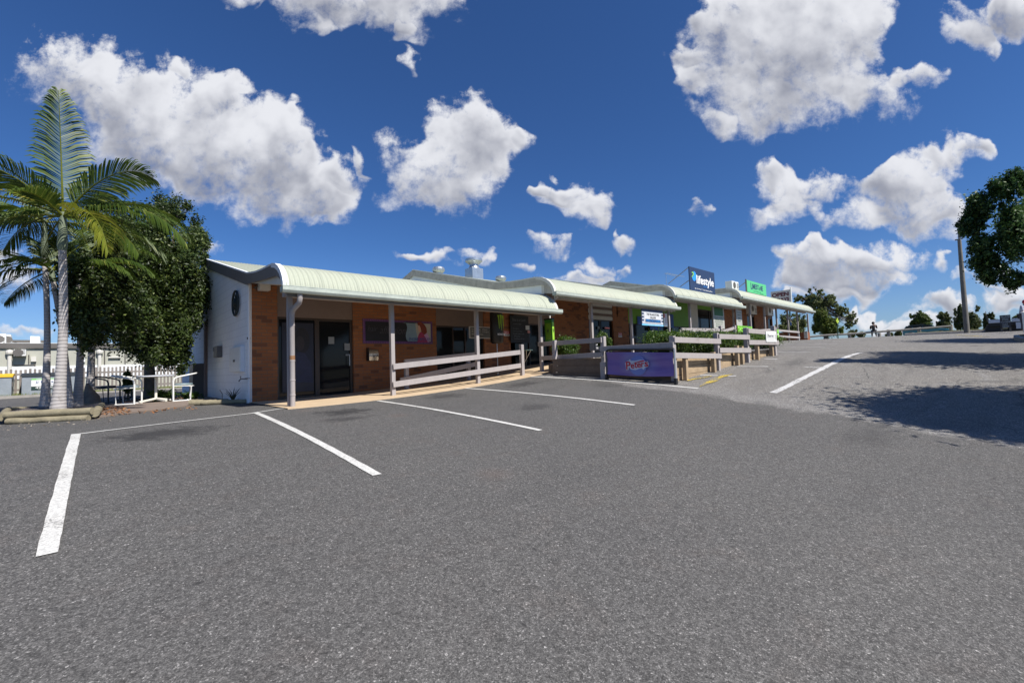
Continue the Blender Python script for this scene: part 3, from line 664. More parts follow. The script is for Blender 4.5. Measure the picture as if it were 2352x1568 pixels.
for ch,xa_,yb_,xb_,yt_ in (('P',835,890,1065,480),('e',1075,850,1250,610),('t',1262,828,1398,500),('e',1402,805,1600,560),('r',1622,782,1752,540),('s',1785,755,1975,500)):
    A_=Bq(zq(xa_,yb_)); B_=Bq(zq(xb_,yt_)); PL_.append((ch,A_[0],A_[1],B_[0]-A_[0],B_[1]-A_[1]))
lettering(bn,PL_,P0,R_,ZU,RED,.017,bold=.02)
flat(bn,'logo_stroke',RED,P0,R_,ZU,[Bq(zq(*a)) for a in ((1110,540),(1250,560),(1450,540),(1740,490),(1770,470),(1740,430),(1600,440),(1400,500),(1200,550))],.0165)
# ------------------------------------------------------------------ shrubs
LF=leafmat('hedge_leaf',(.028,.062,.009),(.072,.13,.018),(.22,.27,.05)); LFD=leafmat('ficus_leaf',(.012,.022,.005),(.042,.068,.012),(.16,.19,.04),trans=.2,rough=.5)
LFG=leafmat('olive_leaf',(.05,.085,.02),(.10,.14,.035),(.20,.20,.07)); LFE=leafmat('eucalypt_leaf',(.06,.08,.03),(.12,.14,.05),(.2,.19,.09)); LFR=leafmat('shade_tree_leaf',(.022,.05,.015),(.06,.12,.03),(.18,.26,.05),trans=.3)
BARK=plain('grey_bark',(.19,.16,.13),.9,var=.5,sc=6,bmp=.7); PALMB=plain('palm_bark',(.40,.38,.36),.85,var=.35,sc=5,bmp=.5)
def shrub(name,label,cat,x0,y0,x1,y1,Y,zmf,n,size,mat,group=None,seed=1,zb=None,sub=6):
    if Y<0: q_=ray(zmf((x0+x1)/2,(y0+y1)/2)); Y=float(-Y*q_[1]/q_[0])   # given as distance along the shops instead
    a=at(zmf(x0,y0),Y=Y);b=at(zmf(x1,y1),Y=Y); cx=(a[0]+b[0])/2; rx=abs(b[0]-a[0])/2; cz=(a[2]+b[2])/2; rz=abs(a[2]-b[2])/2; ry=min(rx,.9)*.85
    base=(cx,Y,(gz(cx,Y) if zb is None else zb)); t=thing(name,label,cat,base,group); g=random.Random(seed)
    bl=[(cx,Y,cz,rx*.76,ry*.8,rz*.76)]+[(cx+g.uniform(-.55,.55)*rx,Y+g.uniform(-.5,.5)*ry,cz+g.uniform(-.4,.5)*rz,rx*.38,ry*.42,rz*.38) for _ in range(sub)]
    leaves('foliage',bl,n,size,mat,t,clumps=110,sig=.2,seed=seed,shell=.45)
    m=MB(); 
    for k in range(4): m.tube([(cx+g.uniform(-.1,.1),Y,base[2]),(cx+g.uniform(-.3,.3)*rx,Y+g.uniform(-.3,.3)*ry,cz),(cx+g.uniform(-.6,.6)*rx,Y+g.uniform(-.5,.5)*ry,cz+.5*rz)],[.02,.014,.006],5)
    m.build('stem',BARK,t); return t
shrub('shrub','rounded green bush growing over the ramp fence beside the green light box','shrub',385,862,600,1125,-11.0,z5,15300,0.024,LF,'clipped bushes in the raised garden bed',3,tz-.1)
shrub('shrub','tall leaning bush with a hooked top beside the second fence post','shrub',818,822,925,1030,-10.75,z5,6120,0.024,LF,'clipped bushes in the raised garden bed',4,tz-.1)
shrub('shrub','small bushy shoot to the right of the tall leaning bush','shrub',905,885,975,1050,-10.9,z5,5100,0.022,LF,'clipped bushes in the raised garden bed',5,tz-.1)
hl='clipped hedge plants along the timber fence'
shrub('hedge_plant','largest hedge plant, left end of the hedge above the purple banner','hedge',1390,790,1710,1130,5.7,z5,28900,0.026,LF,hl,6,tz-.1)
shrub('hedge_plant','hedge plant just right of the banner corner post, with yellow shoots low down','hedge',215,808,520,1110,5.7,z6,27200,0.026,LF,hl,7,tz-.1)
shrub('hedge_plant','hedge plant behind the second corner post of the fence','hedge',480,815,750,1090,5.9,z6,22100,0.026,LF,hl,8,tz-.1)
shrub('hedge_plant','dark tall hedge plant between the second and third corner posts','hedge',680,795,1010,1060,6.0,z6,23800,0.027,LF,hl,9,tz)
shrub('hedge_plant','farthest hedge plant, beside the white newspaper sign','hedge',1000,845,1240,1030,6.2,z6,15300,0.026,LF,hl,10,tz)
# little flowering shrub by the far chairs
shrub('shrub','loose flowering shrub with pink blossom left of the outdoor table','shrub',1085,560,1170,790,18.2,z2,1800,.05,LFG,None,11,-.7)
# ------------------------------------------------------------------ second row of railings up the slope
g2=thing('handrail','sloping handrail of the third shop ramp, half hidden behind the hedge','handrail',(22,8.5,.5),'timber handrails')
for qa,qb in ((z6(300,815),z6(705,820)),(z6(735,838),z6(862,800)),(z6(280,832),z6(415,852))): rail_y(g2,qa,qb,8.6,.05,.14)
for q in (z6(718,775),z6(868,770)):
    a=at(q,Y=8.65); MB().box((a[0]-.08,8.6,.3),(a[0]+.08,8.72,a[2])).build('post',POSTM,g2)
g3=thing('handrail','two-rail handrail at the far end of the fourth shop verandah','handrail',(34,9.8,1.1),'timber handrails')
rail_y(g3,z6(1335,822),z6(1560,842),9.85,.05,.13); rail_y(g3,z6(1335,885),z6(1565,900),9.85,.05,.13)
g4=thing('handrail','dark upper ramp rail running behind the newspaper sign','handrail',(24,8.2,.9),'timber handrails')
rail_y(g4,z6(1130,830),z6(1300,815),8.2,.05,.16)
for q in (z6(1283,775),z6(1302,790)):
    a=at(q,Y=8.2); MB().box((a[0]-.06,8.15,.4),(a[0]+.06,8.27,a[2])).build('post',POSTM,g4)
# ------------------------------------------------------------------ signs on shop one and two
def quad_on_wall(qTL,qBR,y):
    a=at(qTL,Y=y);b=at(qBR,Y=y); return float(a[0]),float(b[2]),float(b[0]-a[0]),float(a[2]-b[2])
NAVY=plain('sign_night_blue',(.008,.008,.014),.6,var=.05); SKYP=plain('poster_pale_blue',(.20,.29,.36),.5,var=.15); CRM=plain('poster_cream',(.42,.39,.34),.5,var=.06)
HAIR=plain('poster_auburn',(.20,.032,.014),.6,var=.4,sc=14); SKIN=plain('poster_skin',(.62,.36,.26),.6,var=.05); PINK=plain('poster_magenta',(.36,.03,.10),.6,var=.3,sc=9); LIL=plain('poster_lilac',(.52,.30,.50),.6,var=.3,sc=9); VIO=plain('violet_border',(.10,.04,.15),.6,var=.2,sc=20)
TXTG=plain('faint_grey_print',(.07,.065,.085),.6); TXTN=plain('navy_print',(.05,.09,.28),.6); TXTW=plain('white_print',(.80,.80,.78),.6); TXTK=plain('dark_print',(.04,.045,.045),.6)
hs=thing('salon_sign','long hair salon banner with violet border and red-haired figure on brick wall','sign',(6,12.47,.8))
x,z,w,h=quad_on_wall(zh(85,195),zh(2210,965),12.48); P0=(x,12.48,z)
board(hs,'border',VIO,P0,XR,ZU,w,h,.03)
b_=.075
board(hs,'dark_panel',NAVY,P0,XR,ZU,w*.665,h-2*b_,.004,b_,b_,.008)
def HQ(q): p=at(q,Y=12.475); return (float(p[0])-x,float(p[2])-z)
curve=[HQ(zh(*a)) for a in ((1310,245),(1370,300),(1415,380),(1432,470),(1420,560),(1395,650),(1390,740),(1410,830),(1455,915))]
yT=h-b_; curve[0]=(curve[0][0],yT); curve[-1]=(curve[-1][0],b_)
MBf=MB(); rr=w-b_
for (a,c),(a2,c2) in zip(curve,curve[1:]):
    MBf.prism([Vector(P0)+Vector((a,-.013,c)),Vector(P0)+Vector((a2,-.013,c2)),Vector(P0)+Vector((rr-(rr-a2)*.55,-.013,c2)),Vector(P0)+Vector((rr-(rr-a)*.55,-.013,c))],(0,.003,0))
MBf.build('pale_blue_panel',SKYP,hs)
flat(hs,'cream_panel',CRM,P0,XR,ZU,[(rr-(rr-curve[0][0])*.56,yT),(rr-(rr-curve[4][0])*.62,curve[4][1]),(rr-(rr-curve[-1][0])*.56,b_),(rr,b_),(rr,yT)],.014)
flat(hs,'figure_dress',PINK,P0,XR,ZU,[HQ(zh(*a)) for a in ((1735,915),(1750,760),(1800,640),(1850,600),(1950,640),(2040,740),(2100,915))],.018)
flat(hs,'figure_sleeve',LIL,P0,XR,ZU,[HQ(zh(*a)) for a in ((1940,700),(2030,630),(2090,760),(2110,900),(2060,915),(2000,800))],.021)
flat(hs,'figure_face',SKIN,P0,XR,ZU,[HQ(zh(*a)) for a in ((1770,380),(1765,450),(1755,520),(1775,600),(1830,605),(1840,500),(1850,400))],.021)
flat(hs,'figure_hair',HAIR,P0,XR,ZU,[HQ(zh(*a)) for a in ((1735,350),(1770,305),(1840,290),(1880,330),(1950,380),(2010,480),(2030,600),(2000,660),(1940,680),(1860,610),(1835,480),(1800,410),(1750,400))],.024)
a0=HQ(zh(230,580)); a1=HQ(zh(880,580)); a2=HQ(zh(1090,600)); a3=HQ(zh(1380,590))
lettering(hs,[('hair',a0[0],a0[1],HQ(zh(530,580))[0]-a0[0],.16),('affliction',HQ(zh(600,600))[0],a0[1]-.06,a3[0]-HQ(zh(600,600))[0],.22)],P0,XR,ZU,TXTG,.014,bold=-.012,shear=.35)
pa=HQ(zh(1490,900)); lettering(hs,[('PHONE 49721305',pa[0],b_+.015,rr-pa[0]-.02,.10)],P0,XR,ZU,TXTN,.027)
tri=MB(); k=0
while k*.055<w-.02:
    for zz,s in ((h-.012,-1),(.012,1)): tri.prism([(x+k*.055,12.476,z+zz),(x+k*.055+.028,12.476,z+zz),(x+k*.055+.014,12.476,z+zz+s*.045)],(0,.002,0))
    k+=1
k=0
while k*.055<h-.05: tri.prism([(x+.008,12.4755,z+k*.055+.01),(x+.008,12.4755,z+k*.055+.04),(x+.055,12.4755,z+k*.055+.025)],(0,.002,0)); k+=1
tri.build('border_pattern',plain('border_pink',(.28,.10,.22),.6,var=.4,sc=12),hs)
# stainless letterbox
x,z,w,h=quad_on_wall(z4(195,925),z4(303,1050),12.45); lb=thing('letterbox','stainless steel letterbox with curved lid on the brick wall','letterbox',(x,12.4,z))
prf=[(12.48,z),(12.36,z),(12.34,z+h*.3),(12.33,z+h*.55),(12.35,z+h*.72),(12.40,z+h*.86),(12.48,z+h*.9)]
MB().prism([(x+.02,a,b) for a,b in prf],(w-.04,0,0)).build('body',CHROME,lb,smooth=False,bevel=.004)
MB().box((x,12.32,z),(x+.02,12.48,z+h)).build('side_plate',BLACK,lb); MB().box((x+w*.4,12.325,z+h*.28),(x+w*.6,12.34,z+h*.33)).build('lock',BLACK,lb)
# papers on the salon door, posters in its window
def paper(label,qTL,qBR,y,mat=None,rows=(),name='notice',cat='notice',tmat=None):
    x,z,w,h=quad_on_wall(qTL,qBR,y); t=thing(name,label,cat,(x,y,z)); board(t,'sheet',mat or WPL,(x,y,z),XR,ZU,w,h,.003)
    if rows: lettering(t,[(s,a*w,b*h,c*w,d*h) for s,a,b,c,d in rows],(x,y,z),XR,ZU,tmat or TXTK,.003)
    return t
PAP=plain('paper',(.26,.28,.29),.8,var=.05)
paper('upper white paper taped inside the salon door',z3(1190,812),z3(1240,872),12.58,PAP)
paper('lower white paper taped inside the salon door by the handle',z3(1325,867),z3(1375,925),12.58,PAP)
paper('thin white sticker strip under the lower paper on the salon door',z3(1335,957),z3(1378,970),12.58,PAP)
x,z,w,h=quad_on_wall(z3(800,690),z3(1070,1265),12.58); ps=thing('window_poster','dim violet window poster of a dark-haired figure behind the downpipe','poster',(x,12.58,z))
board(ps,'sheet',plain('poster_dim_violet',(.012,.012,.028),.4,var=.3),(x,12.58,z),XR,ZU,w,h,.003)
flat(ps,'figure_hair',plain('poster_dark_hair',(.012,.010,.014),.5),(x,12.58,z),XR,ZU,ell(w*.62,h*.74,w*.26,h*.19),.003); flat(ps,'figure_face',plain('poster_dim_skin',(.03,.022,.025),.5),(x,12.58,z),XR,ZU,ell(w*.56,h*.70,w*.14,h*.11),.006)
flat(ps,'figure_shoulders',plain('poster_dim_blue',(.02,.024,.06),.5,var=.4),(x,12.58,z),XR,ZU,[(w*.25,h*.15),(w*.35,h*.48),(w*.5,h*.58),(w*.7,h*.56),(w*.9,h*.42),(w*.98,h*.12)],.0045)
# box light on the corner, wheel ornament, meters, tap, cabinet on the block wall
x,z,w,h=quad_on_wall(z3(605,368),z3(697,428),12.3); t=thing('security_light','cream floodlight box on the brick corner under the verandah','light fitting',(x,12.3,z))
MB().box((x,12.2,z),(x+w,12.42,z+h)).build('housing',PANEL,t,bevel=.01); MB().tube([(x-.02,12.46,z+h*.3),(x-.06,12.40,z+h*.5),(x,12.34,z+h*.7)],.018,6).build('bracket',GREYM,t)
def sidew(q,X=2.8): p=at(q,X=X); return float(p[1]),float(p[2])
y0,zt_=sidew(zc(555,362)); y1,zb_=sidew(zc(555,618)); yl,_=sidew(zc(520,490)); yr,_=sidew(zc(592,490)); yc=(yl+yr)/2; zc_=(zt_+zb_)/2; ry_=abs(yl-yr)/2; rz_=(zt_-zb_)/2; R0=min(ry_,rz_)*.96+.0*rz_ if False else rz_*.93
or_=thing('wall_ornament','round dark metal scrollwork ornament high on the white block wall','wall ornament',(2.75,yc,zc_))
IR=plain('verdigris_iron',(.035,.045,.045),.6,.5,var=.4,sc=20)
m=MB(); n=40
m.tube([(2.74,yc+R0*math.cos(2*math.pi*k/n),zc_+R0*math.sin(2*math.pi*k/n)) for k in range(n+1)],.027,8,False); m.build('rim',IR,or_,smooth=True)
m=MB(); m.tube([(2.75,yc+R0*.35*math.cos(2*math.pi*k/20),zc_+R0*.35*math.sin(2*math.pi*k/20)) for k in range(21)],.02,6,False)
for k in range(8):
    a=2*math.pi*k/8; pts=[]
    for j in range(9):
        s=j/8; r=R0*(.1+.85*s); aa=a+.5*math.sin(s*math.pi); pts.append((2.75,yc+r*math.cos(aa),zc_+r*math.sin(aa)))
    m.tube(pts,.010,5)
    for sgn in (1,-1):
        m.tube([(2.752,yc+R0*(.62+.12*math.cos(b))*math.cos(a+.25*sgn)+.0,zc_+R0*(.62+.12*math.cos(b))*math.sin(a+.25*sgn)+.05*math.sin(b)) for b in np.linspace(0,5,9)],.008,5)
m.build('scrollwork',IR,or_,smooth=True); m=MB().lathe([(.0,-.06),(.07,-.05),(.10,-.02),(.10,.02)],(2.74,yc,zc_),16,'x'); m.build('boss',IR,or_,smooth=True)
def wallbox(name,label,cat,qTL,qBR,d,mat,parts=()):
    ya,za=sidew(qTL);yb,zb=sidew(qBR); t=thing(name,label,cat,(2.8,yb,zb)); MB().box((2.8-d,ya,za),(2.8,yb,zb)).build('box',mat,t,bevel=.006); return t,min(ya,yb),max(ya,yb),min(za,zb),max(za,zb)
t,ya,yb,za,zb=wallbox('meter_box','flush white meter cupboard on the block wall near the corner','meter box',zc(512,930),zc(622,1158),.09,WHT)
MB().box((2.695,ya+.02,za+.02),(2.71,yb-.02,zb-.02)).build('door',WPL,t); MB().box((2.67,(ya+yb)/2-.04,(za+zb)/2-.06),(2.75,(ya+yb)/2+.05,(za+zb)/2)).build('latch',GREYM,t)
MB().box((2.73,yb,za+.1),(2.8,yb+.03,zb)).build('hinge_strip',WPL,t)
t,ya,yb,za,zb=wallbox('meter_box','small grey meter box mounted left of the white cupboard','meter box',zc(368,915),zc(403,1015),.14,GREYM); MB().box((2.65,yb-.08,zb-.14),(2.67,yb,zb-.02)).build('viewing_window',BLACK,t)
p=at(zc(608,1228),X=2.72); t=thing('garden_tap','brass garden tap sticking out of the white block wall','tap',p); m=MB(); m.tube([(2.8,p[1],p[2]),(2.66,p[1],p[2]),(2.62,p[1],p[2]-.06)],.014,6); m.tube([(2.80,p[1]-.25,p[2]+.01),(2.76,p[1],p[2]+.01)],.01,6); m.build('spout',GREYM,t); MB().tube([(2.66,p[1]-.04,p[2]+.06),(2.66,p[1]+.04,p[2]+.06)],.01,6).tube([(2.66,p[1],p[2]),(2.66,p[1],p[2]+.06)],.008,5).build('handle',GREYM,t)
pa=at(zc(112,1402),Z=-.67); Yc_=float(pa[1]); xb_=float(at(zc(232,1400),Y=Yc_)[0]); ztc=float(at(zc(170,1078),Y=Yc_)[2]); xa_=float(pa[0])
t=thing('service_cabinet','tall grey-brown service cabinet against the white block wall','cabinet',((xa_+xb_)/2,Yc_+.4,-.68))
MB().box((xa_,Yc_,-.68),(xb_,Yc_+.75,ztc)).build('body',GREYM,t,bevel=.01); MB().box((xa_+.03,Yc_-.012,-.6),(xb_-.03,Yc_,ztc-.06)).build('door',GREYM,t)
ya,_=sidew(zc(252,1000)); m=MB().box((2.72,ya-.08,-.7),(2.8,ya+.08,sidew(zc(252,660))[1])); m.build('drain_cover',BULK,s1)
# monster-style drink can sign on pole
LIME=plain('lime_print',(.30,.50,.02),.5,var=.1); x,z,w,h=quad_on_wall(zmo(165,185),zmo(485,1155),11.2)
cs=thing('drink_can_sign','tall black energy drink can sign with lime claw mark hanging over its floor pole','sign',(x+w/2,11.2,gz(x,11.2)))
MB().lathe([(w*.40,0),(w*.5,h*.05),(w*.5,h*.93),(w*.40,h*.985),(w*.36,h)],(x+w/2,11.2,z),28).build('can',BLACK,cs,smooth=True)
MB().tube([(x+w/2,11.2,gz(x,11.2)+.02),(x+w/2,11.2,z)],.012,8).build('pole',STEEL,cs); MB().lathe([(.16,0),(.15,.02),(.02,.03)],(x+w/2,11.2,gz(x,11.2)+.02)).build('base',BLACK,cs)
Pc=(x,11.2-w/2-.006,z); sx=w/320.; 
def CQ(a,b): return ((a-165)*w/320,(1155-b)*h/970)
def claw(t,pts,wd):
    L=[CQ(a-d_/2,b) for (a,b),d_ in zip(pts,wd)]+[CQ(a+d_/2,b) for (a,b),d_ in list(zip(pts,wd))[::-1]]; return L
for k,(pts,wd) in enumerate((([(250,340),(262,420),(268,540),(272,640),(274,740)],[60,32,30,22,6]),([(325,325),(335,430),(330,560),(335,660),(340,790)],[60,36,34,24,6]),([(390,350),(398,440),(400,520),(405,620),(408,730)],[52,30,26,18,5]))):
    flat(cs,'claw_mark',LIME,Pc,XR,ZU,claw(None,pts,wd),.004)
lettering(cs,[('MONSTER',CQ(212,0)[0],CQ(0,930)[1],w*.80,h*.06)],Pc,XR,ZU,TXTW,.004,bold=.02)
# small grey menu board behind post three
x,z,w,h=quad_on_wall(z4(1200,714),z4(1422,835),11.9); t=thing('menu_board','small framed grey chalkboard hanging beside the drink can sign','menu board',(x,11.9,z))
board(t,'frame',SOFF,(x,11.9,z),XR,ZU,w,h,.03); board(t,'slate',plain('slate_grey',(.10,.105,.10),.7,var=.2),(x,11.9,z),XR,ZU,w*.92,h*.86,.004,w*.04,h*.07,.006)
lettering(t,[('Coffee  Pies',w*.1,h*.7,w*.7,h*.12),('Burgers  Chips',w*.1,h*.5,w*.75,h*.12),('Milkshakes',w*.1,h*.3,w*.5,h*.12)],(x,11.9,z),XR,ZU,SOFF,.009)
# no smoking signs
def nosmoke(label,qTL,qBR,y,red=True):
    x,z,w,h=quad_on_wall(qTL,qBR,y); t=thing('no_smoking_sign',label,'sign',(x,y,z),'no smoking signs')
    board(t,'plate',WPL,(x,y,z),XR,ZU,w,h,.008)
    board(t,'red_panel',RED,(x,y,z),XR,ZU,w*.96,h*.56,.003,w*.02,h*.42,.004)
    lettering(t,[('NO',w*.10,h*.52,w*.36,h*.34)],(x,y,z),XR,ZU,TXTW,.008,bold=.03); lettering(t,[('SMOKING',w*.08,h*.10,w*.84,h*.24)],(x,y,z),XR,ZU,TXTK,.005,bold=.02)
    cx,cz,r=w*.72,h*.69,h*.2
    flat(t,'prohibition_symbol',TXTW,(x,y,z),XR,ZU,ell(cx,cz,r,r)+ell(cx,cz,r*.72,r*.72)[::-1],.0075); flat(t,'prohibition_bar',TXTW,(x,y,z),XR,ZU,[(cx-r*.6,cz+r*.4),(cx-r*.4,cz+r*.6),(cx+r*.6,cz-r*.4),(cx+r*.4,cz-r*.6)],.0075)
    return t
nosmoke('red and white no smoking sign on brick between drink can and blackboard',zmo(548,785),zmo(722,940),12.49)
nosmoke("small no smoking sign on second shop's brick pier",zu(1408,350),zu(1478,440),12.49)
# blackboard door with chalk, papers
x,z,w,h=quad_on_wall(zmo(735,330),zmo(1300,1140),12.38); t=thing('blackboard','large chalk blackboard fixed on the dark shop entrance','blackboard',(x,12.4,z))
board(t,'slate',plain('chalkboard',(.016,.017,.018),.6,var=.3,sc=10),(x,12.4,z),XR,ZU,w,h,.02)
chalk=plain('chalk',(.16,.17,.18),.9)
lettering(t,[('Dine in or Lunch',w*.12,h*.80,w*.72,h*.10),('every day',w*.16,h*.66,w*.42,h*.07),('Burgers',w*.14,h*.50,w*.3,h*.05),('Fish and chips',w*.14,h*.40,w*.5,h*.05),('Fresh salad rolls',w*.14,h*.31,w*.6,h*.05),('Pies',w*.2,h*.22,w*.3,h*.05),('Coffee and tea',w*.18,h*.13,w*.55,h*.05)],(x,12.4,z),XR,ZU,chalk,.003,bold=-.0)
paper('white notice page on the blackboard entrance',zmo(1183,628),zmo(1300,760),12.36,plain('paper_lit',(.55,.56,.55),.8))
paper('small red and white sticker under the notice page',zmo(1240,778),zmo(1313,852),12.36,plain('sticker_red_white',(.55,.25,.22),.7,var=.5,sc=40))
# cream roller shutter box hung at the entrance
a=at(zmo(710,125),Y=11.6); b=at(zmo(1565,290),Y=11.6)
t=thing('shutter_box','cream shutter box across the top of the dark shop entrance','shutter box',(a[0],11.6,b[2])); MB().box((a[0],11.6,b[2]+.04),(b[0],11.8,b[2]+.30)).build('box',TRIM,t); MB().box((a[0],11.585,b[2]+.13),(b[0],11.6,b[2]+.145)).build('box_seam',BULK,t)
MB().box(((a[0]*.56+b[0]*.44),11.58,b[2]+.06),((a[0]*.56+b[0]*.44)+.03,11.6,b[2]+.30)).build('bracket',BULK,t)
# V light box hanging at the end of the first verandah (faces -x and -y)
GRV=plain('lightbox_green',(.04,.18,.015),.3,var=.25,sc=4); LGV=plain('lightbox_lime',(.33,.60,.05),.3,var=.25,sc=5)
xv0=10.82; yv1=float(at(zmo(1742,700),X=xv0)[1]); yv0=float(at(zmo(1960,700),X=xv0)[1]); xv1=float(at(zmo(2024,700),Y=yv0)[0])
pz=lambda q:vz(q,(xv0,yv0)); zT,zB=pz(zmo(1958,432)),pz(zmo(1975,1085)); wv=yv1-yv0; hv=zT-zB; wx=xv1-xv0
t=thing('drink_light_box','bright green energy drink light box hanging at the corner where two verandahs meet','light box',(xv0,yv0,zT))
MB().box((xv0,yv0,zB),(xv1,yv1,zT)).build('case',GRV,t,bevel=.006)
board(t,'left_panel',plain('lightbox_shaded_lime',(.14,.27,.012),.3,var=.3,sc=4),(xv0,yv1-.04,zB+.06),(0,-1,0),ZU,wv-.08,hv*.74,.004,0,0,.004)  # shade painted in: darker lime here than on the sunlit right panel
board(t,'right_panel',LGV,(xv0+.01,yv0,zB+.04),XR,ZU,wx-.02,hv*.80,.004,0,0,.005)
lettering(t,[('V',wv*.32,hv*.38,wv*.30,hv*.17)],(xv0,yv1,zB),(0,-1,0),ZU,BLACK,.010,bold=.05); lettering(t,[('V',wx*.25,hv*.38,wx*.5,hv*.17)],(xv0,yv0,zB),XR,ZU,BLACK,.010,bold=.05)
MB().box((xv0-.01,yv0-.01,zT-.02),(xv1+.01,yv1+.01,zT+.03)).build('cap',BLACK,t)
MB().tube([((xv0+xv1)/2,yv0+wv*.4,zT),((xv0+xv1)/2,yv0+wv*.4,1.62)],.03,8).build('hanger',WPL,t)
# cafe table glimpsed in the entrance
p=at(zmo(1190,1350),Y=11.6); t=thing('cafe_table','small pale green folding table in the shaded shop entrance','table',(p[0],11.6,gz(p[0],11.6)+.03))
zt2=p[2]; MB().box((p[0]-.16,11.4,zt2-.02),(p[0]+.16,11.8,zt2+.01)).build('table_top',plain('pale_green_laminate',(.32,.50,.42),.5),t)
for s_ in (1,-1): MB().tube([(p[0]-.12*s_,11.45,zt2),(p[0]+.12*s_,11.75,gz(p[0],11.6)+.03)],.012,6).build('leg',ALU,t)
# camera on shop two soffit + bulbs
p=at(z5(515,470),Y=11.5); t=thing('security_camera','small white security camera under the second shop eave','security camera',p); MB().box((p[0]-.08,11.42,p[2]-.06),(p[0]+.1,11.56,p[2]+.07)).build('housing',WPL,t,bevel=.01); MB().lathe([(.035,-.02),(.035,0)],(p[0]+.03,11.42,p[2]),10,'y').build('lens',BLACK,t)
BULB=glassy('bulb_glass',(.45,.42,.38),.15)
for k,q in enumerate((z5(742,505),z5(867,515),z5(1090,550),z5(1290,575),z5(1382,588),z5(1465,597),z5(1543,608),z5(1618,617))):
    p=at(q,Y=9.62); nm=['first','second','third','fourth','fifth','sixth','seventh','last'][k]
    t=thing('festoon_bulb',nm+' festoon bulb from the left under the second shop gutter','light bulb',p,'festoon bulbs under the gutter'); MB().lathe([(.0,-.07),(.04,-.055),(.052,-.015),(.04,.02),(.02,.045)],p,12).build('glass',BULB,t,smooth=True); MB().lathe([(.022,.04),(.022,.09)],p,8).build('socket',BLACK,t)
    MB().tube([(p[0],9.62,p[2]+.09),(p[0],9.62,1.58+U2)],.006,4).build('cord',BLACK,t)
# THE VILLAGE STORE sign, hung under the gutter of shop two, facing -y
x,z,w,h=quad_on_wall(zv(300,280),zv(1200,870),9.5); vs_=thing('village_store_sign','white fish and chips sign with navy checks hanging from the second verandah','sign',(x,9.5,z)); P0=(x,9.5,z)
NV=plain('sign_navy',(.02,.035,.10),.5); BLU=plain('sign_blue',(.03,.22,.55),.5); CYN=plain('cyan_strip',(.20,.62,.95),.4)
board(vs_,'panel',plain('sign_pale',(.50,.52,.56),.5),P0,XR,ZU,w,h,.03); board(vs_,'head_board',NV,P0,XR,ZU,w,h*.16,.03,0,h,.0)
for yy in (.86,.60,.34): 
    for xx in (.0,.92): flat(vs_,'check',NV,P0,XR,ZU,[(w*xx,h*(yy-.13)),(w*(xx+.08),h*(yy-.13)),(w*(xx+.08),h*yy),(w*xx,h*yy)],.004)
flat(vs_,'inner_panel',plain('sign_white_inner',(.60,.61,.62),.5),P0,XR,ZU,[(w*.09,h*.08),(w*.91,h*.08),(w*.89,h*.5),(w*.91,h*.92),(w*.09,h*.92),(w*.11,h*.5)],.004)
flat(vs_,'blue_band',NV,P0,XR,ZU,[(w*.13,h*.13),(w*.88,h*.13),(w*.87,h*.38),(w*.14,h*.38)],.008)
lettering(vs_,[('THE VILLAGE STORE',w*.20,h*.68,w*.60,h*.18),('CALLIOPE',w*.36,h*.43,w*.28,h*.17)],P0,XR,ZU,TXTK,.009,bold=.015); lettering(vs_,[("FISH 'N' CHIPS",w*.17,h*.155,w*.67,h*.20)],P0,XR,ZU,BLU,.012,bold=.02,name='blue_lettering')
board(vs_,'lit_strip',CYN,P0,XR,ZU,w*1.02,h*.10,.04,-.01*w,-h*.13,.0)
lettering(vs_,[('OPEN 7 DAYS  PH 4972',w*.25,-h*.10,w*.72,h*.05)],P0,XR,ZU,TXTW,.006)
x,z,w,h=quad_on_wall(zv(1205,390),zv(1385,940),9.9); t=thing('price_poster','sunlit pink and white poster fixed beside the fish and chips sign','poster',(x,9.9,z)); board(t,'sheet',WPL,(x,9.9,z),XR,ZU,w,h,.01); board(t,'red_panel',RED,(x,9.9,z),XR,ZU,w*.34,h*.32,.003,0,h*.66,.004)
lettering(t,[('ICE CREAM',w*.40,h*.80,w*.5,h*.06),('COLD DRINKS',w*.40,h*.62,w*.5,h*.06),('PIES',w*.40,h*.45,w*.5,h*.06),('MILK',w*.40,h*.28,w*.5,h*.06)],(x,9.9,z),XR,ZU,RED,.005)
BP=plain('blue_poster',(.02,.08,.32),.5,var=.3)
for lab,a,b in (('blue window poster right of the hanging poster, partly behind the post',zv(1480,420),zv(1650,1000)),('wide blue window poster below the fish and chips sign',zv(650,930),zv(1200,1110)),('dim blue window poster left of the fish and chips sign',zv(110,510),zv(320,860))): paper(lab,a,b,12.44,BP,name='window_poster',cat='poster')
paper('glossy black poster with a burger beside the shop two doorway',zu(838,535),zu(940,700),9.0,BLACK,name='menu_poster',cat='poster'); paper('tall black banner with white lettering by the second fence post',zu(945,535),zu(1040,700),9.0,NAVY,(('CAFE',.2,.6,.5,.2),('OPEN',.2,.2,.5,.2)),name='menu_poster',cat='poster',tmat=TXTW)
t=paper('red neon open sign inside shop two door',zu(1130,235),zu(1240,285),12.55,BLACK,name='neon_sign',cat='neon sign'); em=bpy.data.materials.new('neon_red'); em.use_nodes=True; em.node_tree.nodes['Principled BSDF'].inputs['Emission Color'].default_value=(1,.05,.03,1); em.node_tree.nodes['Principled BSDF'].inputs['Emission Strength'].default_value=.16
x,z,w,h=quad_on_wall(zu(1130,235),zu(1240,285),12.55); lettering(t,[('OPEN',w*.1,h*.2,w*.8,h*.6)],(x,12.55,z),XR,ZU,em,.006)
paper('small white sticker on shop two door glass',zu(1000,225),zu(1040,285),12.55,PAP)
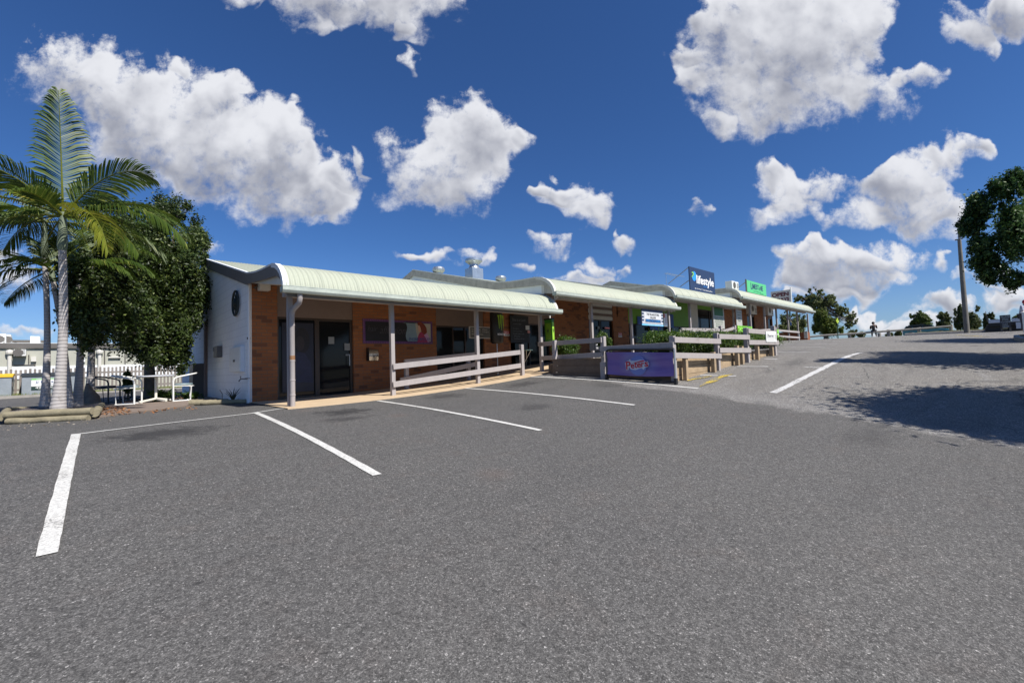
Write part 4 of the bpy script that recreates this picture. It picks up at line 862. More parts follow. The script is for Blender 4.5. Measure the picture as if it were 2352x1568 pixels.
# ------------------------------------------------------------------ green and white boards of shop three
x,z,w,h=quad_on_wall(zo(240,195),zo(575,830),9.9); t=thing('church_board','tall cream service board with dark green panel on a verandah post','sign',(x,9.9,z)); P0=(x,9.9,z)
board(t,'board',plain('board_cream',(.40,.40,.36),.6,var=.08),P0,XR,ZU,w,h,.03); DG=plain('dark_green_print',(.025,.12,.035),.6)
g_=w*.1; flat(t,'green_panel',DG,P0,XR,ZU,[(w*.12,h*.58),(w*.88,h*.58),(w*.9,h*.62),(w*.9,h*.92),(w*.84,h*.95),(w*.14,h*.95),(w*.1,h*.91),(w*.1,h*.62)],.005)
lettering(t,[('Hand to Hand',w*.1,h*.47,w*.8,h*.06),('Home Care',w*.15,h*.37,w*.7,h*.06),('Community',w*.12,h*.27,w*.76,h*.06),('Support',w*.2,h*.17,w*.6,h*.06),('Services',w*.2,h*.08,w*.6,h*.05)],P0,XR,ZU,DG,.006)
x,z,w,h=quad_on_wall(zo(878,300),zo(1060,745),10.2); t=thing('church_board','narrow cream board with green writing right of the wide one','sign',(x,10.2,z)); P0=(x,10.2,z)
board(t,'board',MATS['board_cream'],P0,XR,ZU,w,h,.03); lettering(t,[('Community',w*.1,h*.8,w*.8,h*.09),('Support',w*.2,h*.63,w*.6,h*.09),('and',w*.3,h*.46,w*.4,h*.07),('Care',w*.25,h*.26,w*.5,h*.1)],P0,XR,ZU,DG,.006)
LB=plain('lime_banner',(.25,.62,.06),.5,var=.08)
x,z,w,h=quad_on_wall(zo(925,735),zo(1330,860),8.8); t=thing('lime_banner','long lime green banner tied to the rail above the hedge','banner',(x,8.8,z)); board(t,'sheet',LB,(x,8.8,z-.2),XR,ZU,w,h+.2,.01); lettering(t,[('WELCOME SALE NOW ON',w*.06,h*.5,w*.86,h*.4)],(x,8.8,z),XR,ZU,plain('green_print',(.05,.22,.03),.6),.004)
x,z,w,h=quad_on_wall(z6(1322,812),z6(1345,900),9.6); t=thing('lime_banner','small upright lime green banner on the fourth shop rail','banner',(x,9.6,z)); board(t,'sheet',LB,(x,9.6,z),XR,ZU,max(w,.25),h,.01); board(t,'white_band',WPL,(x,9.6,z),XR,ZU,max(w,.25),h*.1,.004,0,h*.35,.003)
# newspaper sign on the fence
Pn,Qn=shift(E_,Fp,-.11); a=onv(zo(1705,895),Pn,Qn); b=onv(zo(2005,1190),Pn,Qn); dR=np.array([Qn[0]-Pn[0],Qn[1]-Pn[1],0.]); dR/=np.linalg.norm(dR); w=float(np.hypot(b[0]-a[0],b[1]-a[1])); h=float(a[2]-b[2])
t=thing('newspaper_sign','white rounded newspaper sign fixed to the end of the timber fence','sign',(a[0],a[1],b[2])); P0=(a[0],a[1],b[2])
board(t,'plate',WPL,P0,tuple(dR),ZU,w,h,.015); lettering(t,[('Observer',w*.08,h*.46,w*.66,h*.30),('www.observer.com.au',w*.14,h*.18,w*.58,h*.06)],P0,tuple(dR),ZU,plain('grey_print',(.2,.2,.22),.6),.004); flat(t,'rule',MATS['grey_print'],P0,tuple(dR),ZU,[(w*.08,h*.36),(w*.76,h*.36),(w*.76,h*.38),(w*.08,h*.38)],.004)
lettering(t,[('NEWS',w*.84,h*.25,w*.08,h*.5)],P0,tuple(dR),ZU,MATS['grey_print'],.004,name='side_lettering')
# ------------------------------------------------------------------ roof signs
def rsign(name,label,qTL,qBR,y,mat,t_=.05,group=None):
    x,z,w,h=quad_on_wall(qTL,qBR,y); t=thing(name,label,'sign',(x,y,z),group); board(t,'panel',mat,(x,y,z),XR,ZU,w,h,t_); return t,x,z,w,h
YS=10.3

a=at(zl(270,205),Y=YS); b=at(zl(1375,1410),Y=YS); x,z,w,h=float(a[0]),float(b[2])-.02,float(b[0]-a[0]),float(a[2]-b[2])+.02
t=thing('church_sign','navy roof sign with white lettering and a blue and green round logo','sign',(x,YS,z),'signs standing on the roof'); P0=(x,YS,z); NVS=plain('sign_navy_roof',(.022,.040,.095),.45,var=.05)
board(t,'panel',NVS,P0,XR,ZU,w,h,.05)
def LQ(A,B): p=at(zl(A,B),Y=YS); return (float(p[0])-x,float(p[2])-z)
flat(t,'logo_blue',plain('logo_bright_blue',(.03,.30,.90),.4),P0,XR,ZU,[LQ(*q) for q in ((440,415),(500,430),(545,500),(565,600),(560,720),(535,800),(490,825),(440,790),(408,720),(405,660),(450,620),(478,560),(470,480))],.005)
flat(t,'logo_green',plain('logo_leaf_green',(.25,.60,.12),.4),P0,XR,ZU,[LQ(*q) for q in ((385,440),(410,430),(455,470),(470,530),(450,590),(410,620),(395,690),(380,640),(390,590),(430,560),(435,510),(410,480),(375,490))],.006)
x1a,y1a=LQ(585,890); x2a,y2a=LQ(1300,1000)
lettering(t,[('lifestyle',x1a,y1a-.14*h,x2a-x1a,h*.47)],P0,XR,ZU,TXTW,.006,bold=.022)
ca=LQ(860,1070); cb=LQ(1045,1100); lettering(t,[('church',ca[0],ca[1]+.0,cb[0]-ca[0],h*.07)],P0,XR,ZU,plain('logo_mid_print',(.03,.20,.60),.5),.0065,name='blue_lettering',bold=.02)
sa=LQ(505,1180); sb=LQ(775,1240); sc=LQ(845,1240); sd=LQ(1240,1320)
lettering(t,[('4pm Sundays',sa[0],h*.105,sb[0]-sa[0],h*.055),('|',LQ(802,1200)[0],h*.10,.02,h*.075),('3 Don Cameron Drive',sc[0],h*.105,sd[0]-sc[0],h*.055)],P0,XR,ZU,TXTW,.006,name='small_lettering',bold=.01)
for q1,q2 in ((z6(380,147),z6(160,325)),(z6(388,283),z6(285,358))):
    A=at(q1,Y=YS+.05); 
    B=at(q2,Y=15.2 if q1[1]<630 else 12.6); MB().tube([tuple(A),tuple(B)],.02,6).build('strut',GREYM,t)
# green LIMESTONE sign
a=at(zp(215,205),Y=YS); b=at(zp(1010,855),Y=YS); x,z,w,h=float(a[0]),float(b[2]),float(b[0]-a[0]),float(a[2]-b[2]); P0=(x,YS,z)
t=thing('limestone_sign','bright green roof sign with ragged dark lettering','sign',(x,YS,z),'signs standing on the roof'); board(t,'panel',plain('sign_bright_green',(.10,.50,.20),.5,var=.05),P0,XR,ZU,w,h,.05)
def GQ(A,B): p=at(zp(A,B),Y=YS); return (float(p[0])-x,float(p[2])-z)
ga=GQ(385,615); gb=GQ(880,640); PT=plain('print_teal',(.03,.08,.14),.6)
wl=gb[0]-ga[0]; nx=0
for k,ch in enumerate('LIMESTONE'):
    ww=[.12,.05,.14,.11,.11,.11,.09,.13,.12][k]*wl; hh=h*(.56,.42,.46,.44,.46,.44,.24,.42,.44)[k]; lettering(t,[(ch,ga[0]+nx,h*.30+(0 if k==0 else h*.06)-(nx/wl)*0,ww*.92,hh)],P0,XR,ZU,PT,.006,name='letter',bold=.03); nx+=ww
lettering(t,[('CLOTHING CO',ga[0]+wl*.2,h*.13,wl*.6,h*.10),('CALLIOPE',ga[0]+wl*.7,h*.05,wl*.3,h*.07)],P0,XR,ZU,plain('print_green_dark',(.05,.28,.14),.6),.006,name='small_lettering')
MB().tube([(x-.03,YS+.05,z-.1),(x-.03,YS+.05,z+h+.05)],.04,6).tube([(x-.03,YS+.05,z-.04),(x+w,YS+.05,z-.04)],.04,6).build('frame',GREYM,t)
for k in range(4):
    xx=x+w*(.05+.3*k); MB().box((xx-.06,YS-.1,z-.16),(xx+.25,YS+.12,z-.10)).build('bracket',GREYM,t)
for q1,q2,yy in ((zp(200,270),zp(-120,520),13.5),(zp(235,640),zp(160,690),11.4)):
    A=at(q1,Y=YS+.05); B=at(q2,Y=yy); MB().tube([tuple(A),tuple(B)],.025,6).build('strut',GREYM,t)
# OPEN 7 DAYS sign, across the roof (faces -x)
X7=float(at(zp(1968,1100),Y=10.2)[0])
a=at(zp(1175,690),X=X7); b=at(zp(1945,590),X=X7); c=at(zp(1960,1040),X=X7); ya,yb=float(a[1]),float(b[1]); zt7=float(b[2]); zb7=float(c[2])-.1; w=ya-yb; h=zt7-zb7; P0=(X7,ya,zb7)
t=thing('open_sign','grey white roof sign reading open seven days in maroon','sign',(X7,yb,zb7),'signs standing on the roof'); board(t,'panel',plain('sign_grey_white',(.46,.44,.44),.5,var=.12),P0,(0,-1,0),ZU,w,h,.05)
MAR=plain('maroon_print',(.10,.012,.025),.6)
lettering(t,[('OPEN',w*.05,h*.52,w*.88,h*.33),('7',w*.08,h*.14,w*.13,h*.28),('DAYS',w*.30,h*.14,w*.64,h*.28)],P0,(0,-1,0),ZU,MAR,.008,bold=.05)
MB().tube([(X7+.05,yb-.04,zb7-.5),(X7+.05,yb-.04,zt7+.15)],.05,8).build('post',WPL,t); MB().tube([(X7+.05,ya-.1,zb7-.4),(X7+.05,ya-.1,zt7)],.05,8).build('post',WPL,t)
# ------------------------------------------------------------------ roof plant
a=at(z6(838,285),Y=11.2); b=at(z6(915,385),Y=11.2); ac('tall white air conditioner on the fourth shop roof behind the green sign',(float(a[0]),11.2,float(b[2])-.05),float(b[0]-a[0]),float(a[2]-b[2])+.02,.42)
p=at(z4(1250,232),Y=17.0); q=at(z4(1250,57),Y=17.0); hh=float(q[2]-p[2]); t=thing('kitchen_exhaust','tall galvanised kitchen exhaust stack with wide drum cowl on the roof','exhaust',(p[0],17,p[2]-.3))
MB().box((p[0]-.33,16.7,p[2]-.35),(p[0]+.33,17.3,p[2]+hh*.45)).build('duct',STEEL,t,bevel=.01); MB().lathe([(.30,0),(.22,.12),(.22,.2),(.42,.36),(.42,hh*.55-.02),(.36,hh*.55)],(p[0],17,p[2]+hh*.45),24).build('cowl',STEEL,t,smooth=True)
for lab,q1 in (('round roof ventilator left of the kitchen exhaust',z4(900,165)),('round roof ventilator right of the kitchen exhaust',z4(1510,250))):
    p=at(q1,Y=17.6); t=thing('roof_ventilator',lab,'roof ventilator',(p[0],17.6,p[2]-.3),'turbine roof ventilators'); m=MB(); m.lathe([(.10,-.18),(.2,-.14),(.29,-.04),(.30,.04),(.24,.13),(.1,.17)],(p[0],17.6,p[2]),20); m.build('turbine',STEEL,t); MB().lathe([(.17,-.45),(.17,-.15)],(p[0],17.6,p[2]),14).build('throat',STEEL,t)
p=at(z6(140,325),Y=17); q=at(z6(135,212),Y=17); t=thing('television_antenna','thin television antenna on the roof behind the navy sign','antenna',p); MB().tube([(p[0],17,p[2]-.3),(p[0],17,q[2])],.018,5).build('mast',STEEL,t); m=MB().tube([(q[0]-.1,17,q[2]),(q[0]+2.2,16.6,q[2]-.1)],.012,4); 
for k in range(7): m.tube([(q[0]+.3*k,16.75-.02*k,q[2]-.01*k),(q[0]+.3*k,17.2,q[2]-.01*k)],.008,4)
m.build('boom',STEEL,t)
# ------------------------------------------------------------------ palm bed and outdoor seating (left)
def log(name,label,a,b,r,cat='log',group=None,mat=None,par=None):
    a=Vector(a);b=Vector(b); g=random.Random(hash(label)%999 if label else 3); n=9; pts=[a.lerp(b,i/n)+Vector((0,0,g.uniform(-.006,.006))) for i in range(n+1)]
    m=MB().tube(pts,[r*g.uniform(.93,1.06) for _ in pts],12)
    o=m.build(name,mat or LOGM,par,smooth=True)
    if label: tag(o,label,cat,group)
    return o
gl='old round garden logs edging the palm bed and the wall'
zB0=-.72
fl=at((12,972),Z=-.70); fr=at((203,963),Z=-.70)
log('garden_log','lower mossy log at the front of the palm bed',(-1.05,11.75,zB0+.05),(-.02,11.05,zB0+.05),.058,group=gl)
log('garden_log','upper mossy log stacked at the front of the palm bed',(-1.08,11.82,zB0+.165),(.03,11.08,zB0+.165),.066,group=gl)
log('garden_log','short log end poking out at the right corner of the palm bed',(.06,11.10,zB0+.12),(.11,12.1,zB0+.12),.07,group=gl)
log('garden_log','long dark log down the right side of the palm bed',(.08,12.15,zB0+.1),(.2,14.9,zB0+.1),.07,group=gl)
log('garden_log','log down the left side of the palm bed',(-1.12,11.9,zB0+.13),(-1.35,15.2,zB0+.13),.065,group=gl)
log('garden_log','log across the back of the palm bed',(-1.3,15.3,zB0+.1),(.25,15.0,zB0+.1),.065,group=gl)
a=at(zd(1190,1000),Z=-.62); log('garden_log','stubby brown log end lying left of the pale log by the wall',(1.72,13.2,-.63),(2.0,13.12,-.63),.075,group=gl)
log('garden_log','pale log lying along the toe of the white block wall',(1.95,13.05,-.64),(2.85,12.62,-.66),.06,group=gl)
log('garden_log','thin pale timber behind the log by the white wall',(2.0,13.5,-.63),(2.55,13.3,-.63),.035,group=gl)
soil,tt,bb=newmat('mulch'); n_=tt.noise(tt.pos(),45,4,.7); tt.l.new(tt.mix(tt.ramp(n_,.35,.7),(.05,.035,.03),(.36,.31,.29)),bb.inputs['Base Color']); bump(tt,bb,n_,1.,.03); bb.inputs['Roughness'].default_value=.95
zs_=-.56
vs=[];fs=[]
gx=np.linspace(0,1,15)
for i in gx:
    for j in gx:
        x=(-1.05-.25*j)*(1-i)+(.03+.15*j)*i; y=(11.85*(1-i)+11.12*i)*(1-j)+(15.2)*j; vs.append((x,y,zs_+.03*math.sin(i*9+j*5)+random.uniform(0,.015)-.03))
for i in range(14):
    for j in range(14): a=i*15+j; fs.append((a,a+15,a+16,a+1))
mu=MB().add(vs,fs).build('mulch',soil); tag(mu,None,None,None,'stuff')
def pile(name,label,x0,y0,x1,y1,n,cols,seed,z=None,s=.03):
    g=np.random.default_rng(seed); p=np.stack([g.uniform(x0,x1,n),g.uniform(y0,y1,n),np.zeros(n)],1); p[:,2]=[(z if z is not None else gz(a,b))+.012+.02*g.random() for a,b in p[:,:2]]
    nr=g.normal(size=(n,3))*.35+np.array([0,0,1]); nr/=np.linalg.norm(nr,axis=1)[:,None]; t_=np.cross(nr,g.normal(size=(n,3))); t_/=np.linalg.norm(t_,axis=1)[:,None]; b_=np.cross(nr,t_); ss=s*(.5+g.random(n))[:,None]
    V=np.stack([p-t_*ss,p-b_*ss*.5,p+t_*ss,p+b_*ss*.5],1).reshape(-1,3); o=from_np(name,V,np.arange(n*4).reshape(n,4),cols); tag(o,label,None,None,'stuff'); return o
DRY=leafmat('dry_leaf',(.30,.12,.04),(.20,.11,.06),(.45,.25,.10),trans=.1)
pile('fallen_leaves','orange brown fallen leaves along the palm bed and under the tree',.15,11.6,.6,14.5,260,DRY,3,-.675); pile('fallen_leaves','orange brown fallen leaves along the kerb edge of the patio',.2,11.3,1.7,12.4,90,DRY,4,-.70); pile('fallen_leaves','leaf litter under the big tree',.6,16.6,2.6,18.6,420,DRY,5,-.675)
pile('leaf_litter','scattered leaf bits and pale grit on the asphalt near the palm bed',-1.5,9.8,.3,11.4,160,leafmat('grit',(.35,.32,.28),(.28,.22,.15)),6,None,.018)
# palms
PL=leafmat('palm_leaflet',(.030,.060,.008),(.075,.115,.014),(.22,.24,.05),rough=.5,trans=.3); PLY=leafmat('palm_leaflet_yellow',(.11,.15,.012),(.19,.20,.025),(.34,.26,.06),trans=.35); SHAFT=plain('crownshaft_green',(.13,.16,.10),.5,var=.2,sc=3)
pr_,tt,bb=newmat('ringed_palm_trunk'); _p=tt.pos(); _z=tt.sep(_p)[2]; wv=tt.math('SINE',tt.math('ADD',tt.math('MULTIPLY',_z,95.),tt.math('MULTIPLY',tt.noise(_p,5,2),6.))); nn=tt.noise(_p,9,5,.7)
c_=tt.mix(tt.ramp(wv,.45,1.,0,.5),(.40,.375,.36),(.20,.18,.17)); c_=tt.mix(tt.ramp(nn,.48,.75,0,.7),c_,(.20,.18,.165)); tt.l.new(c_,bb.inputs['Base Color']); bb.inputs['Roughness'].default_value=.9; bump(tt,bb,tt.math('ADD',wv,tt.math('MULTIPLY',nn,2.)),.45,.006)
RGT=Vector((_r0[0],_r0[1],0)); FWD=Vector((math.sin(YAW),math.cos(YAW),0))
def frond(P0,d0,L,droop,roll=0.,nl=46,ll=.42,seed=1,fold=.35,mat=None,hang=.35):
    """returns leaflets verts/quads and rachis points"""
    g=np.random.default_rng(seed); d=Vector(d0).normalized(); pts=[Vector(P0)]; n=16; ds=[]
    for i in range(n):
        ds.append(d.copy()); pts.append(pts[-1]+d*(L/n)); k=droop*(.3+1.2*i/n)/n; d=(d+Vector((0,0,-k))).normalized()
    V=[];Fq=[]
    for j in range(nl):
        s=.12+.88*(j+.5)/nl; i=min(int(s*n),n-1); fr_=s*n-i; p=pts[i].lerp(pts[i+1],fr_); dd=ds[i]
        side=dd.cross(Vector((0,0,1))); side=side if side.length>.05 else dd.cross(RGT+FWD*.3); side.normalize(); up=side.cross(dd).normalized()
        R=Matrix.Rotation(roll,3,dd); side=R@side; up=R@up
        l=ll*(math.sin(math.pi*min(1,(s*.86+.13)))**.55)*(.9+.2*g.random())
        for sg in (1,-1):
            a=.62+.55*s; dirn=(side*sg*math.cos(a*.9)+dd*math.sin(a*.9)+up*fold*(.6+.8*g.random())).normalized()
            w=.030+.008*g.random(); wv_=dd*w*.5+up*w*.2; q0=p; q1=p+dirn*l*.5+Vector((0,0,-hang*.12*l)); q2=p+dirn*l*.82+Vector((0,0,-hang*.5*l)); q3=p+dirn*l*.98+Vector((0,0,-hang*1.0*l))
            b=len(V); V+=[q0-wv_*.5,q0+wv_*.5,q1-wv_,q1+wv_,q2-wv_*.8,q2+wv_*.8,q3-wv_*.1,q3+wv_*.1]; Fq+=[(b,b+1,b+3,b+2),(b+2,b+3,b+5,b+4),(b+4,b+5,b+7,b+6)]
    return V,Fq,pts
def palm(label,base,top,r,shaft,fr,seed=1,flare=1.7,pm=None):
    base=Vector(base);top=Vector(top); t=thing('palm_tree',label,'palm tree',base,'palms in and behind the log bed'); n=26; pts=[];rs=[]
    H=(top-base).length
    for i in range(n+1):
        s=i/n; p=base.lerp(top,s)+Vector((math.sin(s*3.1)*.04,0,0)); pts.append(p); rs.append(r*(1+(flare-1)*math.exp(-s*H*2.1)-.20*s))
    MB().tube(pts,rs,18).build('trunk',pr_,t,smooth=True)
    dirc=(top-base).normalized(); sp=[top+dirc*shaft*s for s in (0,.12,.35,.7,1.)]; rr=[rs[-1]*1.05,rs[-1]*1.35,rs[-1]*1.25,rs[-1]*1.0,rs[-1]*.7]
    MB().tube(sp,rr,14).build('crownshaft',SHAFT,t,smooth=True); c=sp[-1]
    for k,(dx,up,fw,L,dr,ro,yl) in enumerate(fr):
        d=RGT*dx+Vector((0,0,up))+FWD*fw; V,Fq,P=frond(c-dirc*.08,d,L,dr,ro,seed=seed*50+k,ll=.22+.18*L if L<1.6 else (.68 if k==0 and seed==1 else .52),nl=int(26+18*L),hang=.3+.25*(1 if up<.4 else 0))
        f=from_np('frond',np.array([tuple(v) for v in V]),np.array(Fq),PLY if yl else PL,t)
        MB().tube(P[::2]+[P[-1]],[.024,.020,.016,.013,.011,.009,.007,.005,.003,.003][:len(P[::2])+1],6).build('rachis',PLY,f)
    return t
def topz(q,b): d=ray(q); return float(d[2]/math.hypot(d[0],d[1])*math.hypot(b[0],b[1]))
pb=at((133,944),Z=-.56); pt_=vz((140,575),(pb[0],pb[1])); 
P1=[(.05,1.,-.1,2.35,.28,.2,0),(.8,.72,-.15,2.3,1.75,-.9,0),(1.,.12,-.45,2.05,2.5,-.15,1),(1.,.38,.15,2.5,2.2,.5,0),(-.85,.95,-.1,2.5,1.0,.5,0),(-1.,.5,-.4,2.1,1.6,.1,1),(.12,.55,-1.,1.25,1.9,.0,0),(.45,.6,.9,1.9,1.6,0,0),(-.6,.5,.9,1.9,1.6,0,0),(-1.,.1,.2,1.7,1.6,0,0),(-.35,.75,-.6,1.6,1.6,.6,0),(.6,.05,.7,1.7,1.5,.2,0),(.75,.5,.5,2.2,2.2,.3,0),(-.5,-.1,-.7,1.2,1.4,0,0),(.95,-.05,-.1,1.9,1.6,.3,0),(-.8,-.15,.5,1.5,.8,0,0)]
P_1=palm('nearest palm with thick pale ringed trunk at the front of the log bed',pb,(pb[0]+.02,pb[1],pt_),.074,vz((137,492),(pb[0],pb[1]))-pt_+.05,P1,1)
pb2=at((103,938),Z=-.56); pb2=pb2*1.07; pb2[2]=-.56; p2t=vz((88,590),(pb2[0],pb2[1]))
P2=[(-1.,.55,0,2.0,1.3,0,0),(-.7,.9,.3,1.9,1.2,0,0),(.3,.8,.6,1.8,1.6,0,0),(-.9,.0,-.3,1.6,1.,0,0),(-.6,.1,.8,1.7,1.4,0,0),(.6,.2,.6,1.6,1.8,0,0),(-.9,.35,-.6,1.7,1.5,.2,0),(-.3,-.1,-.8,1.0,1.2,0,0),(.2,.3,-.8,1.1,1.8,0,0),(-.2,-.2,.8,1.4,1.,0,0)]
P_2=palm('slimmer dark palm close behind the left of the nearest palm',pb2,(pb2[0]-.05,pb2[1],p2t),.060,vz((86,500),(pb2[0],pb2[1]))-p2t,P2,2)
def palm_at(label,qb,qt,z,dist,r,fr,seed,sh=.5,qf=None):
    b=far(qb,dist); b=np.array([b[0],b[1],z]); tp=far(qt,dist); return palm(label,b,tp,r,sh,fr,seed)
P3=[(-1.,.55,0,1.9,1.9,0,1),(-.9,.1,-.2,1.7,1.3,0,0),(-.8,-.15,.2,1.7,.8,0,0),(.3,.7,.3,1.6,1.6,0,0),(-.5,.8,.3,1.6,1.6,0,0),(.7,.3,.2,1.6,1.6,0,0),(-.7,.2,.8,1.5,1.4,0,1),(.2,.2,-.6,1.2,1.6,0,0)]
P_3=palm_at('thin dark leaning palm right behind the nearest trunk',(159,930),(122,648),-.6,14.6,.058,P3,3,.35)
P_4=palm_at('dark palm with its crown lost inside the big tree',(178,922),(181,640),-.6,14.9,.068,P3[3:7],4,.3)
P_5=palm_at('pale grey palm trunk with a dark stump at its foot, nearest the outdoor table',(206,915),(206,600),-.62,16.6,.078,P3[3:7],5,.3)
p=far((206,915),16.3); st=thing('stump','rough dark palm stump at the foot of the pale grey palm','stump',(p[0],p[1],-.62)); MB().tube([(p[0]+.05,p[1]-.1,-.66),(p[0]+.03,p[1]-.1,-.45),(p[0]-.02,p[1]-.1,-.28),(p[0]-.05,p[1]-.1,-.08)],[.20,.17,.10,.03],9).build('stump_wood',BARK,st,smooth=True)
# big tree
tb=far((346,893),18.6); bx,by=float(tb[0]),float(tb[1])
def TB(x0,y0,x1,y1,dist,dep=None):
    a=far((x0,y0),dist);b=far((x1,y1),dist); c=(a+b)/2; w=np.hypot(*(b[:2]-a[:2]))/2; return (float(c[0]),float(c[1]),float(c[2]),float(w),float(dep or w),float(abs(a[2]-b[2])/2))
BL=[TB(200,480,380,720,18.2,1.2),TB(280,520,430,740,18.4,1.2),TB(335,445,420,550,18.4,.8),TB(395,500,478,620,18.2,.8),TB(360,580,488,760,17.6,1.),TB(160,570,300,770,18.2,1.1),TB(230,650,400,800,17.6,1.0),TB(130,640,220,760,18.4,.8),TB(130,560,215,735,14.15,.55),TB(180,600,275,790,14.2,.55),TB(150,660,235,795,14.1,.5),TB(200,690,330,805,14.6,.5),TB(300,690,400,845,16.4,.5),TB(400,640,470,800,16.8,.4),TB(225,520,330,700,15.6,.8),TB(250,640,350,800,15.8,.7),TB(380,700,450,830,16.6,.5),TB(385,770,448,862,16.6,.35),TB(300,740,420,850,17.4,.6),TB(385,455,440,520,18.4,.4),TB(430,520,486,600,18.2,.4)]
tr=thing('broadleaf_tree','dense dark evergreen tree between the palms and the white block wall','tree',(bx,by,-.7))
leaves('crown',BL,215000,.046,LFD,tr,clumps=760,sig=.17,seed=21,shell=.3,up=.5)
limbs(MB(),(bx,by,-.7),(bx-.1,by,1.6),.16,BL,26,5,.015).build('trunk',BARK,tr,smooth=True)
# ---- table and chairs
TT=far((358,924),16.0); tx,ty=float(TT[0]),float(TT[1]); zf=-.675
tbm=plain('table_top_white',(.62,.64,.70),.35,var=.05); CRE=plain('cream_powder_coat',(.70,.68,.60),.4,var=.05); CUSH=plain('blue_grey_vinyl',(.20,.27,.29),.45,var=.15); DCH=plain('dark_frame',(.06,.065,.07),.4,var=.1)
def cafe_table(label,x,y,leg,topm,rt=.42):
    t=thing('outdoor_table',label,'table',(x,y,zf)); MB().lathe([(rt-.02,.705),(rt,.715),(rt,.735),(rt-.01,.742)],(x,y,zf),40).build('table_top',topm,t)
    MB().lathe([(rt*.8,.69),(rt*.8,.705)],(x,y,zf),32).tube([(x,y,zf+.1),(x,y,zf+.7)],.032,12).build('pedestal',leg,t,smooth=False)
    for k in range(4):
        a=math.radians(28+90*k); MB().bar((x+.02*math.cos(a),y+.02*math.sin(a),zf+.10),(x+.42*math.cos(a),y+.42*math.sin(a),zf+.035),.05,.05).build('foot',leg,t,bevel=.006)
    return t
cafe_table('round white pedestal table on the concrete patio',tx,ty,CRE,tbm)
t2=far((312,915),18.6); cafe_table('round dark table in the shade behind the white one',float(t2[0])-.1,float(t2[1]),DCH,DCH,.4)
def chair(fm,cm,label,loc,rz):
    t=thing('outdoor_chair',label,'chair',(0,0,0),'tube-framed outdoor chairs'); r=.021
    hoop=[(-.27,-.24,0.0),(-.27,-.24,.3),(-.27,-.24,.56),(-.272,-.21,.64),(-.28,-.12,.68),(-.285,.02,.71),(-.26,.16,.74),(-.18,.26,.76),(0,.30,.77),(.18,.26,.76),(.26,.16,.74),(.285,.02,.71),(.28,-.12,.68),(.272,-.21,.64),(.27,-.24,.56),(.27,-.24,.3),(.27,-.24,0.)]
    MB().tube(hoop,r,10).build('arm_frame',fm,t,smooth=True)
    MB().tube([(-.27,-.24,.43),(-.25,.0,.42),(-.22,.2,.41),(0,.24,.41),(.22,.2,.41),(.25,0,.42),(.27,-.24,.43),(0,-.24,.43),(-.27,-.24,.43)],.012,8).build('seat_frame',fm,t,smooth=True)
    for sx in (-1,1):
        MB().tube([(sx*.27,-.24,.012),(sx*.26,.0,.012),(sx*.24,.17,.012)],.014,8).build('runner',fm,t,smooth=True); MB().tube([(sx*.24,.15,.01),(sx*.22,.17,.41)],.011,8).build('leg',fm,t,smooth=True)
    m=MB(); n=20
    m.lathe([(.17,.43),(.235,.445),(.24,.465),(.225,.488),(.0,.497)],(0,-.02,0),28); m.build('seat_cushion',cm,t,smooth=True)
    t['label']=label; t.location=loc; t.rotation_euler=(0,0,rz); return t
c1=chair(WPL,CUSH,'white tube chair right of the round white table',(tx+.62,ty-.05,zf),math.radians(-95+0))
c2=dup(c1,(tx-.62,ty-.15,zf),math.radians(70),'white tube chair left of the round white table, its back toward the palms')
c3=chair(DCH,DCH,'dark shaded tube chair, leftmost of the three chairs',(float(t2[0])-.75,float(t2[1])-.9,zf),math.radians(60))
# spiky plant
p=at(zd(1995,930),Y=12.9); t=thing('spiky_plant','small dark spiky plant behind the logs at the white wall','plant',(p[0],12.9,-.66)); m=MB()
for k in range(14):
    a=k*2.4; l=.22+.14*random.random(); s_=.12+.1*random.random(); m.tube([(p[0],12.9,-.64),(p[0]+math.cos(a)*s_*.4,12.9+math.sin(a)*s_*.4,-.64+l*.6),(p[0]+math.cos(a)*s_,12.9+math.sin(a)*s_,-.64+l)],[.012,.008,.001],4)
m.build('leaf_spikes',leafmat('spike_leaf',(.03,.045,.03),(.06,.07,.04)),t)
p=at(zd(1785,900),Y=13.2); t=thing('garden_stake','short bent grey stake beside the pale log','stake',(p[0],13.2,-.66)); MB().tube([(p[0]+.02,13.2,-.68),(p[0]+.02,13.2,-.45),(p[0]-.03,13.2,-.36)],.009,6).build('rod',GREYM,t)
# low ground cover near cabinet and tree
for lab,q,sz in (('low green sprouts at the foot of the grey service cabinet',zd(1250,880),.22),('dark green undergrowth beside the table pedestal',zd(770,770),.35)):
    p=far(q,16.6); t=thing('ground_plant',lab,'plant',(p[0],p[1],-.68)); leaves('foliage',[(p[0],p[1],-.68+sz*.5,sz,sz*.6,sz*.5)],700,.04,LF,t,clumps=24,sig=.3,seed=31,shell=.1); MB().tube([(p[0],p[1],-.69),(p[0],p[1],-.68+sz*.6)],.008,5).build('stem',BARK,t)
